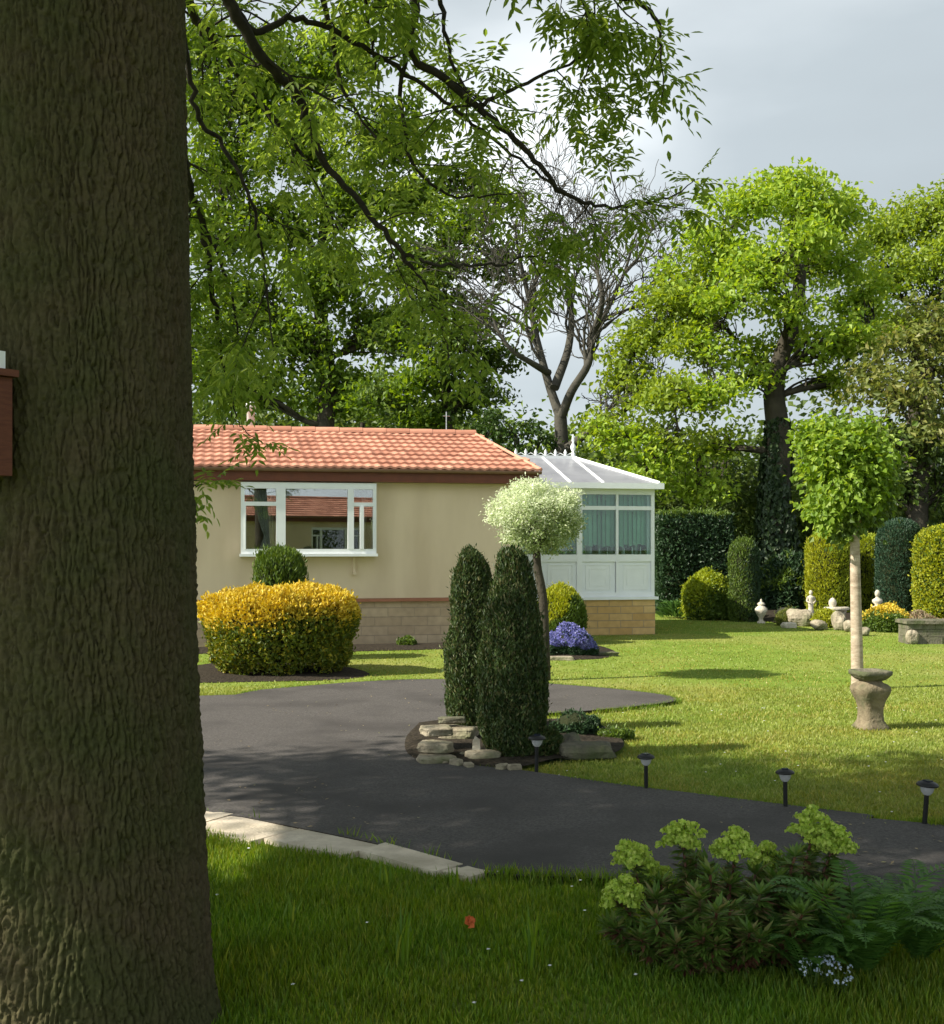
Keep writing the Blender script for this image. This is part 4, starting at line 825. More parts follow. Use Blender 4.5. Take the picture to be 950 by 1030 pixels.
# ------------------------------------------------------------------ rocks
def rock(px, py, w_, d_, h_, m, label, rz=0., z=0., group=None, name='rock', cat='rock', Yd=0):
    mb = MB(); nu, nv = 22, 13; u = np.linspace(0, 2*np.pi, nu, endpoint=False); v = np.linspace(-np.pi/2, np.pi/2, nv)
    U_, V_ = np.meshgrid(u, v); p = 5.5 if h_/w_ < .5 else 2.7; na = .10 if h_/w_ < .5 else .2
    sg = lambda t: np.sign(t)*np.abs(t)**(2/p)
    X = np.stack([sg(np.cos(U_))*sg(np.cos(V_)), sg(np.sin(U_))*sg(np.cos(V_)), sg(np.sin(V_))], -1).reshape(-1,3)
    base = G(px, py); base[1] += Yd; sd = rng.uniform(0,50,3)
    X = X*(1+na*nz(X+sd,1.6)[:,None]+.07*nz(X+sd,4.5)[:,None]); X *= np.array([w_/2,d_/2,h_/2]); c_, s_ = math.cos(rz), math.sin(rz)
    X = np.c_[X[:,0]*c_-X[:,1]*s_, X[:,0]*s_+X[:,1]*c_, X[:,2]+h_*.42+z]
    i_, j_ = np.meshgrid(np.arange(nv-1), np.arange(nu), indexing='ij'); j2 = (j_+1)%nu
    mb.add(X+base, np.stack([i_*nu+j_, i_*nu+j2, (i_+1)*nu+j2, (i_+1)*nu+j_], -1).reshape(-1,4), 0, False)
    return tag(mb.build(name, m, origin=base), label, cat, group)
st = M['stone']
rock(440,770,.27,.24,.085,st,'lowest pale slab of the little stone stack by the drive',.2)
rock(439,767,.25,.22,.075,st,'middle slab of the little stone stack by the drive',-.2,.085)
rock(439,760,.23,.22,.07,st,'top slab of the little stone stack by the drive',.3,.16)
rock(462,748,.30,.26,.12,st,'wide flat pale rock between stone stack and left conifer',-.3,.03)
rock(487,768,.26,.2,.085,st,'flat wedge-shaped pale rock in front of the broader conifer',.1,.02)
rock(590,764,.42,.22,.12,M['dark_stone'],'mossy dark stone slab at the right of the island bed',.1,.02)
rock(573,760,.2,.16,.15,M['dark_stone'],'small dark rock left of the mossy stone slab',.5,.02)
for q in [(447,772),(459,774),(472,776),(505,778),(518,779),(452,757),(475,758),(468,766)]:
    rock(q[0],q[1],rng.uniform(.05,.10),rng.uniform(.05,.08),rng.uniform(.03,.05),st,'small loose stone scattered on the island bed soil',rng.uniform(0,3),.03,group='loose stones on the island bed')
rock(455,748,.22,.10,.05,M['dark_stone'],'dark upright slab edging the back of the stone stack',.1,.17)
# small upright piece of slate by the conifer
mb = MB(); sb_ = G(479,764,.03); mb.add([sb_+np.array(q) for q in [(-.03,0,0),(.035,.01,0),(.03,.02,.14),(-.005,.015,.17),(-.025,.01,.13),(-.03,.02,0),(.035,.03,0),(.03,.04,.14),(-.005,.035,.17),(-.025,.03,.13)]], [np.array([(0,1,2,3,4),(9,8,7,6,5)]), np.array([(0,5,6,1),(1,6,7,2),(2,7,8,3),(3,8,9,4),(4,9,5,0)])])
tag(mb.build('slate_marker', M['pale_stone'], origin=sb_), 'small pale upright shard of stone between the two conifers', 'stone')
rock(607,660,.42,.2,.07,M['dark_stone'],'flat dark edging stone right of the purple flowers',.1)
rock(560,664,.5,.16,.06,M['stone'],'flat pale edging stone in front of the purple flowers',0)
for q in [(757,625,.38,.3,.10),(790,624,.3,.26,.26),(806,630,.55,.4,.38),(826,634,.30,.26,.20),(846,634,.36,.3,.36),(858,636,.3,.25,.22),(795,632,.3,.25,.12),(836,628,.3,.3,.3),(871,640,.25,.2,.16)]:
    rock(q[0],q[1],q[2],q[3],q[4],M['pale_stone'] if rng.random()<.2 else M['stone'],'rounded weathered stone edging the border by the statues',rng.uniform(0,3),0,group='stones edging the back border',Yd=.1)
# stone trough
tbase = G(936, 648); tr = MB(); s = tbase[1]/F; tw_ = .8
for k_, (z0_, z1_) in enumerate([(0,.12),(.125,.24),(.245,.33)]):
    xx = -.36
    while xx < .7:
        ww = rng.uniform(.2,.34); tr.box((tbase[0]+xx, tbase[1]+rng.uniform(-.02,.01), z0_), (tbase[0]+min(xx+ww,.74), tbase[1]+.45, z1_)); xx += ww+.006
tr.box((tbase[0]-.4, tbase[1]-.05, .333), (tbase[0]+.78, tbase[1]+.5, .39))
tag(tr.build('stone_planter', M['dark_stone'], origin=tbase), 'low dry-stone walled planter at the right edge of the lawn', 'planter')
rock(918,648,.2,.18,.24,M['stone'],'single rounded stone against the left end of the planter',0)

# ------------------------------------------------------------------ statues
def statue(px, py, k_, kind, label, z=.0):
    base = G(px, py); at0 = base.copy(); at0[2] = z; base = np.zeros(3); mb = MB()
    if kind == 'urn':
        mb.lathe([(.10,0),(.10,.04),(.05,.07),(.045,.13),(.10,.20),(.15,.30),(.15,.36),(.09,.42),(.06,.44),(.10,.47),(.075,.5),(.02,.54),(.028,.57),(.005,.60)], base, 16)
    elif kind == 'figure':
        mb.lathe([(.11,0),(.11,.05),(.10,.055),(.10,.10),(.075,.2),(.07,.32),(.085,.42),(.075,.5),(.10,.56),(.095,.59),(.035,.62),(.03,.64)], base, 14, sy=.75)
        mb.lathe([(.01,.63),(.04,.65),(.052,.69),(.048,.73),(.03,.76),(.01,.77)], base, 12)
        for s_ in (-1,1): mb.tube([base+[s_*.09,0,.57], base+[s_*.125,-.03,.46], base+[s_*.05,-.09,.40]], [.028,.024,.018], 8)
    elif kind == 'bench':
        for s_ in (-1,1): mb.lathe([(.09,0),(.08,.05),(.045,.09),(.05,.18),(.08,.24),(.085,.27)], base+[s_*.14,0,0], 12)
        mb.lathe([(.27,.272),(.28,.29),(.28,.32),(.26,.335)], base, 20, sy=.6)
        mb.lathe([(.06,.336),(.085,.40),(.08,.47),(.04,.52),(.01,.54)], base+[-.09,0,0], 12)
    elif kind == 'bust':
        mb.lathe([(.13,0),(.13,.06),(.09,.1),(.09,.5),(.13,.54),(.13,.58),(.07,.6),(.06,.63),(.14,.70),(.13,.76),(.05,.81),(.042,.84)], base, 14, sy=.8)
        mb.lathe([(.02,.83),(.055,.86),(.07,.91),(.062,.97),(.035,1.01),(.01,1.02)], base, 12)
    for q in range(len(mb.V)): mb.V[q] = mb.V[q]*k_+at0
    return tag(mb.build('garden_statue', M['pale_stone'], origin=at0), label, 'statue')
statue(766,627,.85,'urn','pale stone urn-shaped ornament beside the slim conifer')
statue(816,628,.72,'figure','pale standing stone figure in front of the dark bush',.15)
statue(842,630,.92,'bench','pale stone ornament with two stubby legs left of pale tree trunk',.08)
statue(883,632,.74,'bust','pale stone bust rising behind the yellow-orange shrub')

# ------------------------------------------------------------------ stone pedestal bird bath
pb = G(876, 733); pe = empty('bird_bath', pb, 'weathered square baluster bird bath in front of the pale tree trunk', 'bird bath', R(14))
def lath(prof, name, m, square=6, sides=32, rz=0):
    mb = MB(); mb.lathe(prof, (0,0,0), sides, 0, square); return mb.build(name, m, pe)
lath([(.128,0),(.128,.025),(.118,.035),(.094,.075),(.088,.13),(.090,.19),(.105,.25),(.135,.315),(.143,.345),(.138,.375),(.118,.395),(.085,.41),(.078,.425)], 'pedestal', M['cast_stone'])
lath([(.085,.426),(.105,.435),(.128,.455),(.138,.47),(.150,.478),(.152,.508),(.143,.515),(.128,.512),(.10,.492),(.02,.484)], 'bowl', M['dark_stone'])

# ------------------------------------------------------------------ solar path lights
def copy_tree(o, parent=None):
    c = o.copy(); C.objects.link(c)
    if parent is not None: c.parent = parent
    for ch_ in list(o.children): copy_tree(ch_, c)
    return c
sl0 = empty('solar_light', (0,0,0), 'x', 'garden light', 0, 'solar lights along the drive')
mb = MB(); mb.tube([(0,0,0),(0,0,.185)], .013, 10); mb.lathe([(.004,-.05),(.013,.0)], (0,0,0), 8); mb.build('post', M['black_plastic'], sl0)
mb = MB(); mb.lathe([(.018,.185),(.030,.20),(.040,.232)], (0,0,0), 16); mb.build('lens', surf('lens', (.45,.46,.46), (.5,.5,.5), 5, .15, 0, None, .8), sl0)
mb = MB(); mb.lathe([(.055,.232),(.058,.238),(.050,.248),(.03,.256),(.01,.258)], (0,0,0), 20); mb.build('cap', M['black_plastic'], sl0)
mb = MB(); mb.box((-.02,-.02,.2585),(.02,.02,.262)); mb.build('solar_panel', surf('solar_panel', (.02,.025,.05), None, rough=.2), sl0)
lights = [(540,781,1.1,'solar stake light in front of the broader dark conifer'), (651,799,1.0,'solar stake light second from the conifers, on the lawn edge'),
          (792,818,1.0,'solar stake light third along the drive, above the flowering shrub'), (932,836,1.08,'solar stake light nearest the right edge of the picture')]
for i, (px, py, s, lab) in enumerate(lights):
    o = sl0 if i == 0 else copy_tree(sl0); p = G(px, py); p[1] += .03; o.location = p; o.scale = (s,s,s); o['label'] = lab
    o.rotation_euler = (R([0,1.5,-1,2][i]), R([1,-2.5,.5,-3.5][i]), i*.7)

# ------------------------------------------------------------------ the big ash tree at the left
AX, AY = -1.295, 3.95
ash = empty('ash_tree', (AX, AY, 0), 'large ash tree with a thick furrowed trunk filling the left edge', 'tree')
def trunk_mesh():
    nu, nv = 620, 1000; H = 5.2
    th = np.linspace(0, 2*np.pi, nu, endpoint=False); z = np.linspace(-.05, H, nv)
    # finer rows where the camera looks
    z = np.interp(np.linspace(0,1,nv), [0,.9,1], [-.05, 4.0, H])
    T, Z = np.meshgrid(th, z)
    rad = np.interp(Z, [-.05,.15,.6,1.2,2.0,3.3,H], [.448,.410,.378,.360,.347,.335,.33])
    rad = rad+.012*np.sin(3*T+Z*.7)+.008*np.sin(5*T-Z*1.1+1)
    s = T*.37                                    # arc length
    # interlaced furrows: warped cellular pattern stretched along the trunk
    q = rng.random((64,64,2))
    per = 2*np.pi*.37; cu = per/62; cv = .16
    def cell(s, z, su, sv, seed):
        nuc = int(round(per/su)); su = per/nuc; a = s/su; b = z/sv; ia = np.floor(a).astype(int); ib = np.floor(b).astype(int)
        r_ = np.random.default_rng(seed); jit = r_.random((nuc, 128, 2)); d1 = np.full(a.shape, 9.); d2 = np.full(a.shape, 9.)
        for da in (-1,0,1):
            for db_ in (-1,0,1):
                ja = (ia+da)%nuc; jb = (ib+db_)%128; px_ = ia+da+.15+.7*jit[ja,jb,0]; py_ = ib+db_+.1+.8*jit[ja,jb,1]
                d = np.sqrt((a-px_)**2+(b-py_)**2); m = d < d1; d2 = np.where(m, d1, np.minimum(d2, d)); d1 = np.where(m, d, d1)
        return d2-d1
    per_n = lambda f, g, p: np.sin(f*T+g*Z+p)
    w_ = .010*(per_n(9,5.1,.3)+per_n(17,-7.7,1.9)*.7+per_n(31,11.3,4.)*.5+per_n(5,-2.3,2.2)+per_n(47,-19,1)*.35)
    c1 = cell(s+w_+per*4, Z+3+.03*per_n(21,3,1), .042, .19, 5)
    c2 = cell(s+w_*1.6+per*4, Z+3, .021, .10, 9)
    w1 = .9*per_n(3,2.1,.4)+.8*per_n(5,-3.7,2.)+.7*per_n(8,6.3,1.)+.5*per_n(13,-11,3.)+.35*per_n(21,23,.7)
    w2 = .9*per_n(4,-2.6,1.4)+.8*per_n(6,3.1,.2)+.7*per_n(9,-7.1,2.6)+.5*per_n(15,12,.9)+.35*per_n(24,-21,1.9)
    w3 = .5*per_n(37,31,.2)+.4*per_n(53,-44,1.1)+.3*per_n(71,63,2.)
    A_ = np.abs(np.sin(33*T+8.*Z+1.5*w1+w3)); B_ = np.abs(np.sin(35*T-7.5*Z+1.5*w2-w3))
    rd = np.clip(np.minimum(A_, B_+.25*(1+per_n(7,5,1))*.5)/.5, 0, 1)**.8*(.75+.25*np.clip(c1/.3,0,1)); r2 = np.clip(c2/.4, 0, 1)**.8
    fine = rng.normal(size=T.shape); 
    for _ in range(2): fine = (fine+np.roll(fine,1,0)+np.roll(fine,-1,0)+np.roll(fine,1,1))/2.6
    rid = rd*.72+r2*.28*(.4+.6*rd)
    R_ = rad+.023*rid-.018+.0018*fine+.004*w1*.5
    lean = -.0*Z
    X = AX+R_*np.cos(T)+lean; Yv = AY+R_*np.sin(T)
    V = np.stack([X, Yv, Z], -1).reshape(-1,3)
    i, j = np.meshgrid(np.arange(nv-1), np.arange(nu), indexing='ij'); j2 = (j+1)%nu
    mb = MB(); mb.add(V, np.stack([i*nu+j, i*nu+j2, (i+1)*nu+j2, (i+1)*nu+j], -1).reshape(-1,4), 0, True)
    # main limbs above the picture
    top = np.array([AX, AY, 5.1])
    for e_, r_ in [((-3.8,2.2,8.5),.19), ((-.2,2.6,8.9),.2), ((-2.6,5.6,7.6),.15), ((1.2,4.4,7.3),.15), ((-1.6,.6,8.6),.17)]:
        e_ = np.array(e_); m_ = top*.5+e_*.5+np.array([0,0,.4]); mb.tube(smooth_line([top-[0,0,.3], m_, e_], 6), np.linspace(r_*1.15, r_*.35, 13), 12)
    mb.build('trunk', M['ash_bark'], ash, origin=(AX,AY,0))
trunk_mesh()
def pinnate(mb, tip0, d, L_, nl=4, ll=.075, lw2=.022, droop=.5):
    """one ash leaf: midrib with paired leaflets, added to mb"""
    d = d/np.linalg.norm(d); t = np.linspace(.28, 1, nl+1); side = np.cross(d, [0,0,1.]); side /= np.linalg.norm(side)+1e-9; side = side+unit(1)[0]*.25; side /= np.linalg.norm(side)
    pts = [tip0+d*L_*q-np.array([0,0,1])*droop*L_*.5*q*q for q in t]; tan = d-np.array([0,0,1])*droop*.6; tan /= np.linalg.norm(tan)
    c=[]; dr=[]
    for p_ in pts[:-1]:
        for s_ in (-1,1):
            v = side*s_*.85+tan*.6+np.array([0,0,-.35])+unit(1)[0]*.18; v /= np.linalg.norm(v); c.append(p_+v*ll*.52); dr.append(v)
    c.append(pts[-1]+tan*ll*.5); dr.append(tan+unit(1)[0]*.1)
    c = np.array(c); dr = np.array(dr); n = np.tile(np.cross(side, tan)*1.0, (len(c),1)); n[:,2] = np.abs(n[:,2])+.2
    sc = rng.uniform(.85,1.15,len(c)); mb.lance(c, dr, n+unit(len(c))*.35, ll*sc, lw2*sc*.92)
    return pts
def shades(ce):  # cuts crown clumps by shadow position to place shade edge and sun gaps
    """which leaf clumps stay: crowns are carved by where their shadows would land, to shape shade and sun patches"""
    sx = ce[:,0]+KX*ce[:,2]; sy = ce[:,1]+KY*ce[:,2]
    edge = 9.0+.25*nz(np.c_[sx, sy*0, sy*0], 1.1); hole = nz(np.c_[sx, sy, sy*0], 1.7)
    kb = inside([(-3.6,7.3),(-1.7,6.1),(.2,4.8),(.7,6.2),(-1.3,7.7),(-3.2,9.0)], sx, sy)
    lim = np.where(sy < 6.4, -.08, .6)
    return (sy < edge-.15) & (hole < lim) & ~(kb & (rng.random(len(ce)) < .9)) & ~((sx > 3.0) & (sx < 6.8) & (sy > 5.0) & (sy < 7.5) & (rng.random(len(ce)) < .8))
def ash_branches():
    tb = MB(); lf = MB()
    def leafy(p, d, n_leaf=5, scale=1.):
        v = d/np.linalg.norm(d)
        for k in range(n_leaf):
            dv = v*.35+unit(1)[0]*np.array([1,1,.55]); dv[2] += .02; pinnate(lf, p, dv, rng.uniform(.15,.23)*scale, int(rng.integers(3,5)), rng.uniform(.05,.070)*scale, .021*scale, rng.uniform(.1,.75))
    def twig(p, d, L_, r, lev):
        n = 4; pts=[p]; v = d/np.linalg.norm(d)
        for _ in range(n):
            v = v+unit(1)[0]*.25+np.array([0,0,-.06]); v /= np.linalg.norm(v); pts.append(pts[-1]+v*L_/n)
        pts = np.array(pts); tb.tube(pts, np.linspace(r, r*.4, n+1), 5, cap=False)
        for j in range(2, n+1):
            if rng.random() < .8: leafy(pts[j], v, int(rng.integers(2,4)))
        if lev:
            for _ in range(2): j = rng.integers(1, n); twig(pts[j], (pts[j+1]-pts[j])/np.linalg.norm(pts[j+1]-pts[j])+unit(1)[0]*.9, L_*rng.uniform(.4,.7), r*.6, lev-1)
    def branch(pts, r0, r1, dens=3.2, start=.15, tl=.45, lev=1, sp=1.):
        ln = smooth_line([P(*q) for q in pts], 6); n = len(ln); rr = np.linspace(r0, r1, n); ln[1:-1] += rng.normal(0,.006,(n-2,3)); tb.tube(ln, rr, 8)
        cum = np.concatenate([[0], np.cumsum(np.linalg.norm(np.diff(ln,axis=0),axis=1))]); T = cum[-1]
        for k in range(int(T*dens*.72)):
            s = T*(start+(1-start)*rng.random()); j = min(n-2, int(np.searchsorted(cum, s))); d = ln[min(j+1,n-1)]-ln[j-1 if j else 0]; d /= np.linalg.norm(d)+1e-9
            dd = d*.5+unit(1)[0]*sp; dd[2] -= .1; twig(ln[j], dd, tl*rng.uniform(.5,1.2), max(.004, rr[j]*.35), lev)
        twig(ln[-1], ln[-1]-ln[-3], min(.3, tl*.9), r1, 0)
    # the big drooping branch across the picture
    branch([(95,-420,4.05),(150,-180,4.6),(205,-50,5.1),(230,0,5.3),(262,55,5.4),(300,100,5.6),(325,160,5.7),(372,215,5.8),(410,262,5.9),(432,296,6.),(446,325,6.)], .038, .005, 3.0, .45, .42)
    branch([(230,0,5.3),(258,32,5.4),(290,18,5.5),(331,30,5.6),(382,58,5.8),(433,90,5.9),(476,124,6.),(532,167,6.2),(568,195,6.3)], .018, .006, 3.2, .1)
    branch([(110,-450,4.1),(260,-260,4.9),(385,-100,5.5),(418,0,5.8),(412,51,5.8),(450,81,5.9),(480,107,5.9),(515,137,6.),(542,165,6.),(566,192,6.1),(601,207,6.2),(646,205,6.3),(677,197,6.4)], .030, .005, 3.4, .5, .36)
    branch([(408,48,5.8),(403,98,5.9),(412,158,6.),(433,184,6.),(455,197,6.1),(489,197,6.2)], .012, .005, 3.5, .2)
    branch([(480,107,5.9),(500,98,6.),(545,76,6.1),(586,56,6.1),(636,35,6.2)], .012, .005, 5.0, .1, .32)
    branch([(170,-60,4.7),(190,60,5.),(198,115,5.1),(224,145,5.2),(250,192,5.2),(260,239,5.3),(269,299,5.3)], .014, .005, 3.0, .3)
    branch([(406,256,5.9),(430,264,5.9),(459,267,6.),(500,266,6.2),(523,261,6.3),(557,252,6.4)], .010, .004, 3.6, .25, .25)
    branch([(433,299,6.),(448,340,6.1),(455,375,6.1)], .008, .003, 2., .2, .12)
    branch([(300,-300,5.1),(450,-160,5.4),(560,-45,5.6),(600,-12,5.7),(640,0,5.8),(662,25,5.9),(665,50,5.9)], .03, .005, 5.5, .5, .30)
    branch([(430,-110,5.6),(520,-60,5.9),(575,-10,6.),(600,30,6.1),(590,75,6.1)], .02, .004, 5.0, .5, .3)
    branch([(330,-160,5.4),(360,-40,5.6),(372,30,5.7),(380,80,5.8)], .016, .004, 4.5, .5, .3)
    branch([(100,-400,4.3),(170,-150,5.2),(190,0,5.9),(215,40,6.4),(250,90,6.8),(300,150,7.),(340,230,7.1)], .035, .006, 4.5, .4, .5)
    branch([(150,-150,5.),(178,60,5.6),(185,160,6.),(205,230,6.3),(215,300,6.4),(222,350,6.5),(230,395,6.6)], .03, .005, 6.0, .35, .26)
    branch([(205,230,6.3),(225,270,6.4),(238,320,6.5),(240,360,6.5)], .012, .004, 6., .2, .22)
    branch([(185,160,6.),(188,300,5.9),(184,380,5.8),(186,450,5.7),(192,484,5.7),(200,488,5.7)], .012, .003, 2.2, .9, .05, 0)
    branch([(230,395,6.6),(240,425,6.6),(255,440,6.6)], .005, .002, 4, .3, .08, 0)
    branch([(250,-200,6.5),(300,-80,7.),(330,20,7.4),(350,100,7.6),(400,160,7.7)], .03, .005, 4.5, .45, .5)
    branch([(418,-120,6.5),(440,-20,6.9),(450,40,7.),(470,90,7.1),(520,110,7.2)], .02, .004, 4., .45, .4)
    # the crown overhead, out of the picture; it throws the shade on the drive
    n = 1150; c_ = np.array([AX-.6, 3.0, 8.0]); d = unit(n); ce = c_+d*np.array([5.2,4.6,2.9])*(rng.random(n)**.4)[:,None]
    sy = ce[:,1]+KY*ce[:,2]; sx0 = ce[:,0]+KX*ce[:,2]; k = shades(ce) & (ce[:,2] > np.maximum(4.7, EYE+.47*ce[:,1]+.55)) & (ce[:,2] > 5.0); ce = ce[k]
    i = np.repeat(np.arange(len(ce)), 52); q = len(i); pos = ce[i]+rng.normal(size=(q,3))*np.array([.3,.3,.16]); L_ = rng.uniform(.09,.16,q)
    lf.leaves(pos, unit(q)-np.array([0,0,.3]), unit(q)+np.array([0,0,.7]), L_, L_*.5)
    top = np.array([AX, AY, 5.2])
    for p_ in ce[::5]: tb.tube(smooth_line([top+rng.normal(0,.1,3), (top+p_)/2+np.array([0,0,.5]), p_], 4), np.linspace(.035,.008,9), 4, cap=False)
    tb.build('branch', M['twig'], ash, origin=(AX,AY,0)); lf.build('crown', M['ash'], ash, origin=(AX,AY,0))
ash_branches()
# a second tree to the left of the picture, whose crown shades the drive
def shade_tree(label, bx, by, c_, rad, n, r0=.3):
    t = empty('shade_tree', (bx,by,0), label, 'tree'); tb = MB(); lf = MB(); top = np.array([c_[0]*.6+bx*.4, c_[1]*.6+by*.4, c_[2]-.5])
    tb.tube(smooth_line([(bx,by,0),(bx+.1,by,2),top], 6), np.linspace(r0*1.2, r0*.5, 13), 12)
    ce = np.array(c_)+unit(n)*np.array(rad)*(rng.random(n)**.4)[:,None]
    k = shades(ce) & (ce[:,2] > 3.2); ce = ce[k]
    for p_ in ce[::6]: tb.tube(smooth_line([top, (top+p_)/2+np.array([0,0,.2]), p_], 4), np.linspace(.07,.01,9), 5, cap=False)
    i = np.repeat(np.arange(len(ce)), 48); q = len(i); pos = ce[i]+rng.normal(size=(q,3))*np.array([.3,.3,.18]); L_ = rng.uniform(.1,.18,q)
    lf.leaves(pos, unit(q)-np.array([0,0,.3]), unit(q)+np.array([0,0,.7]), L_, L_*.55)
    tb.build('trunk', M['bark_far'], t, origin=(bx,by,0)); lf.build('crown', M['canopy'], t, origin=(bx,by,0))
shade_tree('broad tree left of the picture shading the driveway', -9.0, 2.6, (-8.4,3.0,7.0), (4.4,3.9,3.0), 1500)
shade_tree('unseen broad tree added behind the camera to block skylight on the foreground', 2.2, -3.6, (1.6,-2.4,7.6), (4.2,4.0,2.6), 700)  # added out of view only to block skylight from behind the camera
shade_tree('unseen slender tree added behind the camera at left to cover the sky', -5.2, -2.2, (-4.8,-1.2,7.4), (3.6,3.4,2.8), 700)  # added out of view, its crown hides sky from the foreground

# nest box on the trunk, cut by the left edge
nb = np.array([AX-.335, AY-.43, 0]); bb = empty('nest_box', (-1.50, 3.50, 1.86), 'red-brown wooden nest box fixed to the ash trunk at the left edge', 'nest box', R(-38))
box_part('box', [((-.09,-.02,-.05),(.09,.11,.24))], M['birdbox'], bb)
box_part('roof', [((-.11,-.06,.242),(.11,.12,.262))], M['birdbox'], bb)
box_part('white_bracket', [((.05,-.02,.264),(.095,.085,.315))], M['white'], bb)

# ------------------------------------------------------------------ foreground shrub, fern and small flowers
def euphorbia():
    base = G(722, 968); t = empty('euphorbia', base, 'flowering spurge bush with lime-green heads beside the drive', 'shrub'); st_ = MB(); lv = MB(); fl = MB()
    heads = [(636,866,4.75),(687,846,4.8),(739,856,4.7),(819,836,4.85),(838,853,4.8),(626,905,4.55),(655,885,4.85),(770,868,4.95),(800,862,4.6)]
    extra = [(660,925,4.35),(700,900,4.4),(735,915,4.3),(765,900,4.4),(800,915,4.4),(830,900,4.55),(680,950,4.3),(720,950,4.25),(765,945,4.25),(810,945,4.35),(645,945,4.45),(850,930,4.5),(715,880,4.5),(780,885,4.6),(750,925,4.5),(690,925,4.5),(620,935,4.6),(665,890,4.75),(712,872,4.8),(760,880,4.85),(790,872,4.85),(815,865,4.9),(840,880,4.8),(700,865,4.9),(735,890,4.6),(660,905,4.6),(860,905,4.7),(775,865,4.95)]
    extra = extra+[(a+rng.uniform(-14,14), b_+rng.uniform(-8,18), c_+rng.uniform(-.15,.15)) for a, b_, c_ in extra[:-1]]
    for k, (px, py, Y) in enumerate(heads+extra):
        tip = P(px, py, Y); tip[2] = max(tip[2], .12); flower = k < 8; foot = np.array([base[0]+(tip[0]-base[0])*.45, base[1]+(tip[1]-base[1])*.4+.05, 0.])
        ln = smooth_line([foot, foot*.45+tip*.55+np.array([(foot[0]-tip[0])*-.1,0,-.02]), tip], 6); st_.tube(ln, np.linspace(.007,.005,len(ln)), 6)
        n = 230 if flower else 300; s = rng.uniform(.28,1.0,n); idx = np.clip((s*(len(ln)-1)).astype(int),0,len(ln)-2); p_ = ln[idx]; a = rng.uniform(0,6.28,n)
        o_ = np.c_[np.cos(a), np.sin(a), rng.uniform(-.35,.35,n)]; L_ = rng.uniform(.04,.075,n); lv.leaves(p_+o_*L_[:,None]*.5, o_, np.c_[-np.cos(a)*.2,-np.sin(a)*.2,np.ones(n)]+unit(n)*.25, L_, L_*.26, (rng.random(n) < np.where(s<.6,.45,.12)).astype(int), fold=.15)
        if flower:
            m = 1700 if k < 6 else 1100; g_ = 60; gd = unit(g_); gd[:,2] = np.abs(gd[:,2])*1.2-.25; rd_ = np.array([.084,.084,.085])*rng.uniform(.92,1.12)
            gc = tip+gd*rd_*rng.uniform(.35,1.05,(g_,1)); gi = rng.integers(0, g_, m); d = unit(m); d[:,2] = np.abs(d[:,2])-.2; q = gc[gi]+d*np.array([.026,.026,.020])*(rng.random(m)**.4)[:,None]
            fl.leaves(q, np.cross(d, unit(m))+d*.3, d+unit(m)*.4, .017, .016, fold=.1)
            for _ in range(14): j = rng.integers(m); st_.tube([tip-[0,0,.03], q[j]], .0016, 4, cap=False)
        else:
            m = 26; a = rng.uniform(0,6.28,m); o_ = np.c_[np.cos(a),np.sin(a),rng.uniform(.2,1.2,m)]; L_ = rng.uniform(.05,.085,m); lv.leaves(tip+o_*L_[:,None]*.4, o_, unit(m)*.3+np.array([0,0,1]), L_, L_*.26, 0, fold=.15)
    st_.build('stem', M['euph_red'], t, origin=base); lv.build('foliage', [M['euph_leaf'], M['euph_red']], t, origin=base); fl.build('flower_head', M['euph_flower'], t, origin=base)
euphorbia()
def fern(px, py, n, L0, label, seed):
    base = G(px, py); mb = MB()
    for k in range(n):
        a = rng.uniform(0,6.28); L_ = L0*rng.uniform(.7,1.15); s = np.linspace(0,1,26); out = np.array([math.cos(a), math.sin(a), 0]); h = L_*rng.uniform(.5,.85)
        pts = base+out*(s[:,None]**1.15)*L_*.85+np.array([0,0,1])*(np.sin(s*math.pi*.62)*h)[:,None]; tn_ = np.gradient(pts,axis=0); tn_ /= np.linalg.norm(tn_,axis=1)[:,None]
        mb.tube(pts, np.linspace(.003,.001,26), 4, cap=False); sd = np.cross(tn_, [0,0,1.]); sd /= np.linalg.norm(sd,axis=1)[:,None]; up = np.cross(sd, tn_)
        for s_ in (-1,1):
            w2 = L_*.20*np.sin(np.clip(s*1.05,0,1)*math.pi)**.7*(1-s*.35); d = sd*s_+tn_*.45-np.array([0,0,.12]); mb.leaves(pts+d*w2[:,None]*.5, d, up+unit(26)*.15, w2+.004, .016*np.ones(26), fold=.05)
    return tag(mb.build('fern', M['fern'], origin=base), label, 'fern')
fern(868, 985, 34, .48, 'dark green fern at the right foot of the flowering spurge', 1)
fern(925, 972, 26, .38, 'dark green fern closest to the right edge of the picture', 2)
fern(812, 990, 16, .30, 'small fern beneath the spurge, left of the bigger ferns', 3)
# forget-me-nots
fm = MB(); fbse = G(822, 1000); 
for (px, py) in [(818,1002),(832,1000),(845,1006)]:
    b_ = G(px, py)
    for _ in range(9):
        a = rng.uniform(0,6.28); tp = b_+np.array([math.cos(a)*.035, math.sin(a)*.035, rng.uniform(.07,.14)]); fm.tube([b_, tp], .0018, 4, 0, cap=False); 
        m = 5; fm.leaves(tp+unit(m)*.010, unit(m), unit(m)*.4+np.array([0,-.7,.6]), .011, .011, 1, fold=0); fm.leaves(b_+(tp-b_)*rng.uniform(.2,.7,(4,1)), unit(4)*np.array([1,1,.3]), np.tile([0,0,1.],(4,1)), .035, .012, 0)
tag(fm.build('forget_me_nots', [M['mid'], M['pale_blue']], origin=fbse), 'patch of tiny pale blue flowers below the spurge and fern', 'flowers')
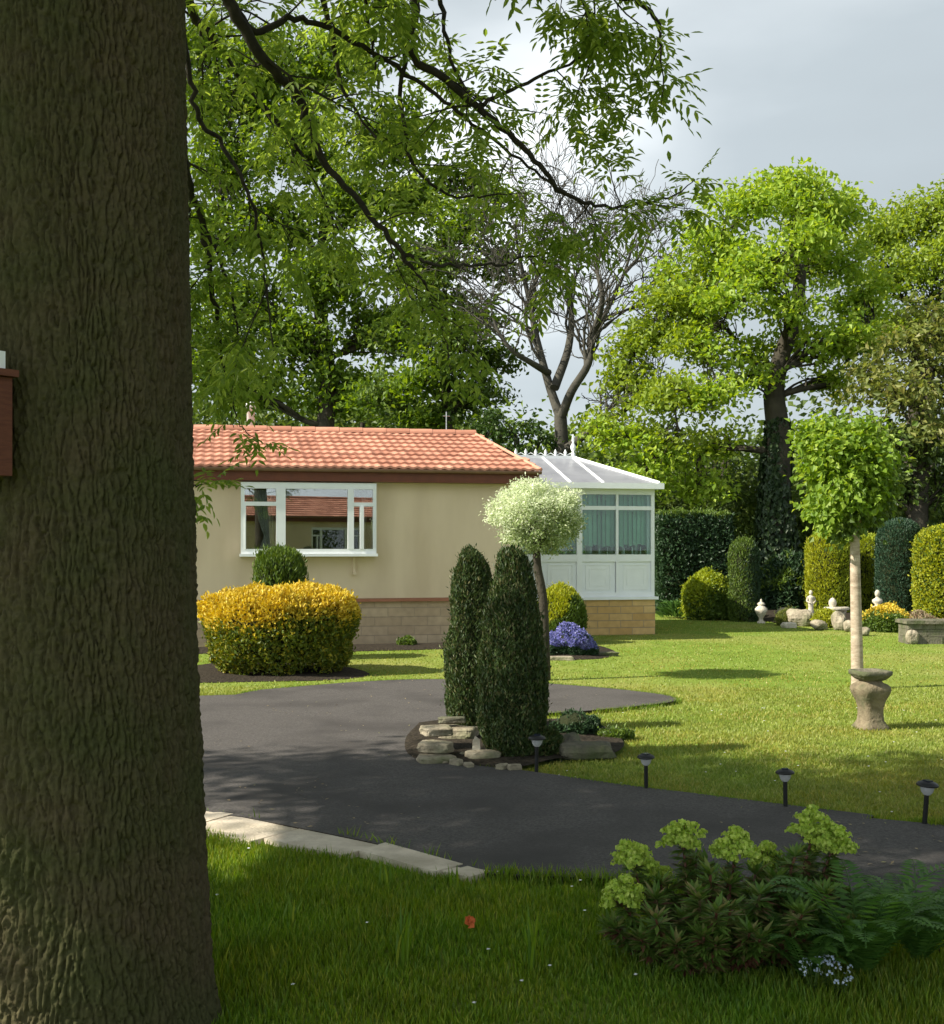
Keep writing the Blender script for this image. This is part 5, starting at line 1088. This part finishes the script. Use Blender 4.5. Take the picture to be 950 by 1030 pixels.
# tufts of long narrow leaves in the grass
def tuft(px, py, n, h, label):
    b_ = G(px, py); mb = MB()
    for _ in range(n):
        a = rng.uniform(0,6.28); q = b_+np.array([rng.normal(0,.02), rng.normal(0,.02), 0]); hh = h*rng.uniform(.6,1.1); o_ = np.array([math.cos(a), math.sin(a), 0])*hh*rng.uniform(.1,.4)
        p = smooth_line([q, q+o_*.3+[0,0,hh*.55], q+o_+[0,0,hh]], 3); sd = np.array([-math.sin(a), math.cos(a), 0])*.005; wv = np.array([1,1.1,1.1,1,.8,.5,.1])[:,None]
        V = np.vstack([p-sd*wv, p+sd*wv]); i = np.arange(6); mb.add(V, np.stack([i, i+1, i+8, i+7], 1), 0, True)
    return tag(mb.build('leaf_tuft', M['grass'], origin=b_), label, 'plant')
tuft(405, 975, 16, .24, 'tall tuft of narrow bulb leaves in the shaded grass by the trunk')
tuft(537, 978, 14, .23, 'tuft of narrow bulb leaves in the grass nearest the spurge')
tuft(388, 893, 9, .13, 'short tuft of narrow leaves growing over the kerb middle')
tuft(460, 895, 9, .11, 'short tuft of narrow leaves beside the kerb tip')
tuft(290, 935, 5, .15, 'thin wispy grass tuft between the trunk and the tall tuft')
# daisies, scattered over the grass
dz = MB(); xs_, ys_ = scatter(150, 4.0, 12, .2); k = keep_lawn(xs_, ys_); xs_, ys_ = xs_[k], ys_[k]
for a_, b_ in zip(xs_, ys_):
    z_ = .05 if b_ < 6.9 else .03; dz.leaves(np.array([[a_,b_,z_]]*3), np.c_[np.cos([0,1.05,2.1]),np.sin([0,1.05,2.1]),[.1,.1,.1]], np.tile([0,-.4,1.],(3,1)), .017, .008, 0, fold=0)
tag(dz.build('daisies', M['white_petal']), 'tiny white daisies dotted through the lawn', 'daisies', kind='stuff')
ol = G(474, 946); ol[2] = .07; mb = MB(); mb.leaves(ol+rng.normal(0,.012,(5,3)), unit(5), unit(5)+np.array([0,-1.2,.6]), .045, .032, 0); tag(mb.build('fallen_leaf', M['red_leaf'], origin=ol), 'small orange-red fallen leaf in the shaded grass', 'leaf')
# low plants along the foot of the house wall
for x_, lab in [(-.9,'small dark green plant at the house wall behind the clipped conifers'), (-2.0,'small plant at the foot of the house wall right of the bay')]:
    p_ = HL(x_, -.45); shrub('wall_plant', lab, 'plant', p_, dome(.16,.16,.8), M['mid'], 900, .05, lump=.05, depth=.06)
beds.append(bed('flower_bed', None, 'dark soil strip along the front wall of the house', .04, world=[tuple(HL(a_, c_)[:2]) for a_, c_ in [(-9.4,-.05),(-9.4,-1.0),(-5,-1.15),(-3.2,-1.2),(-1.6,-1.1),(-.2,-.7),(.05,-.05),(-4,-.03)]]))
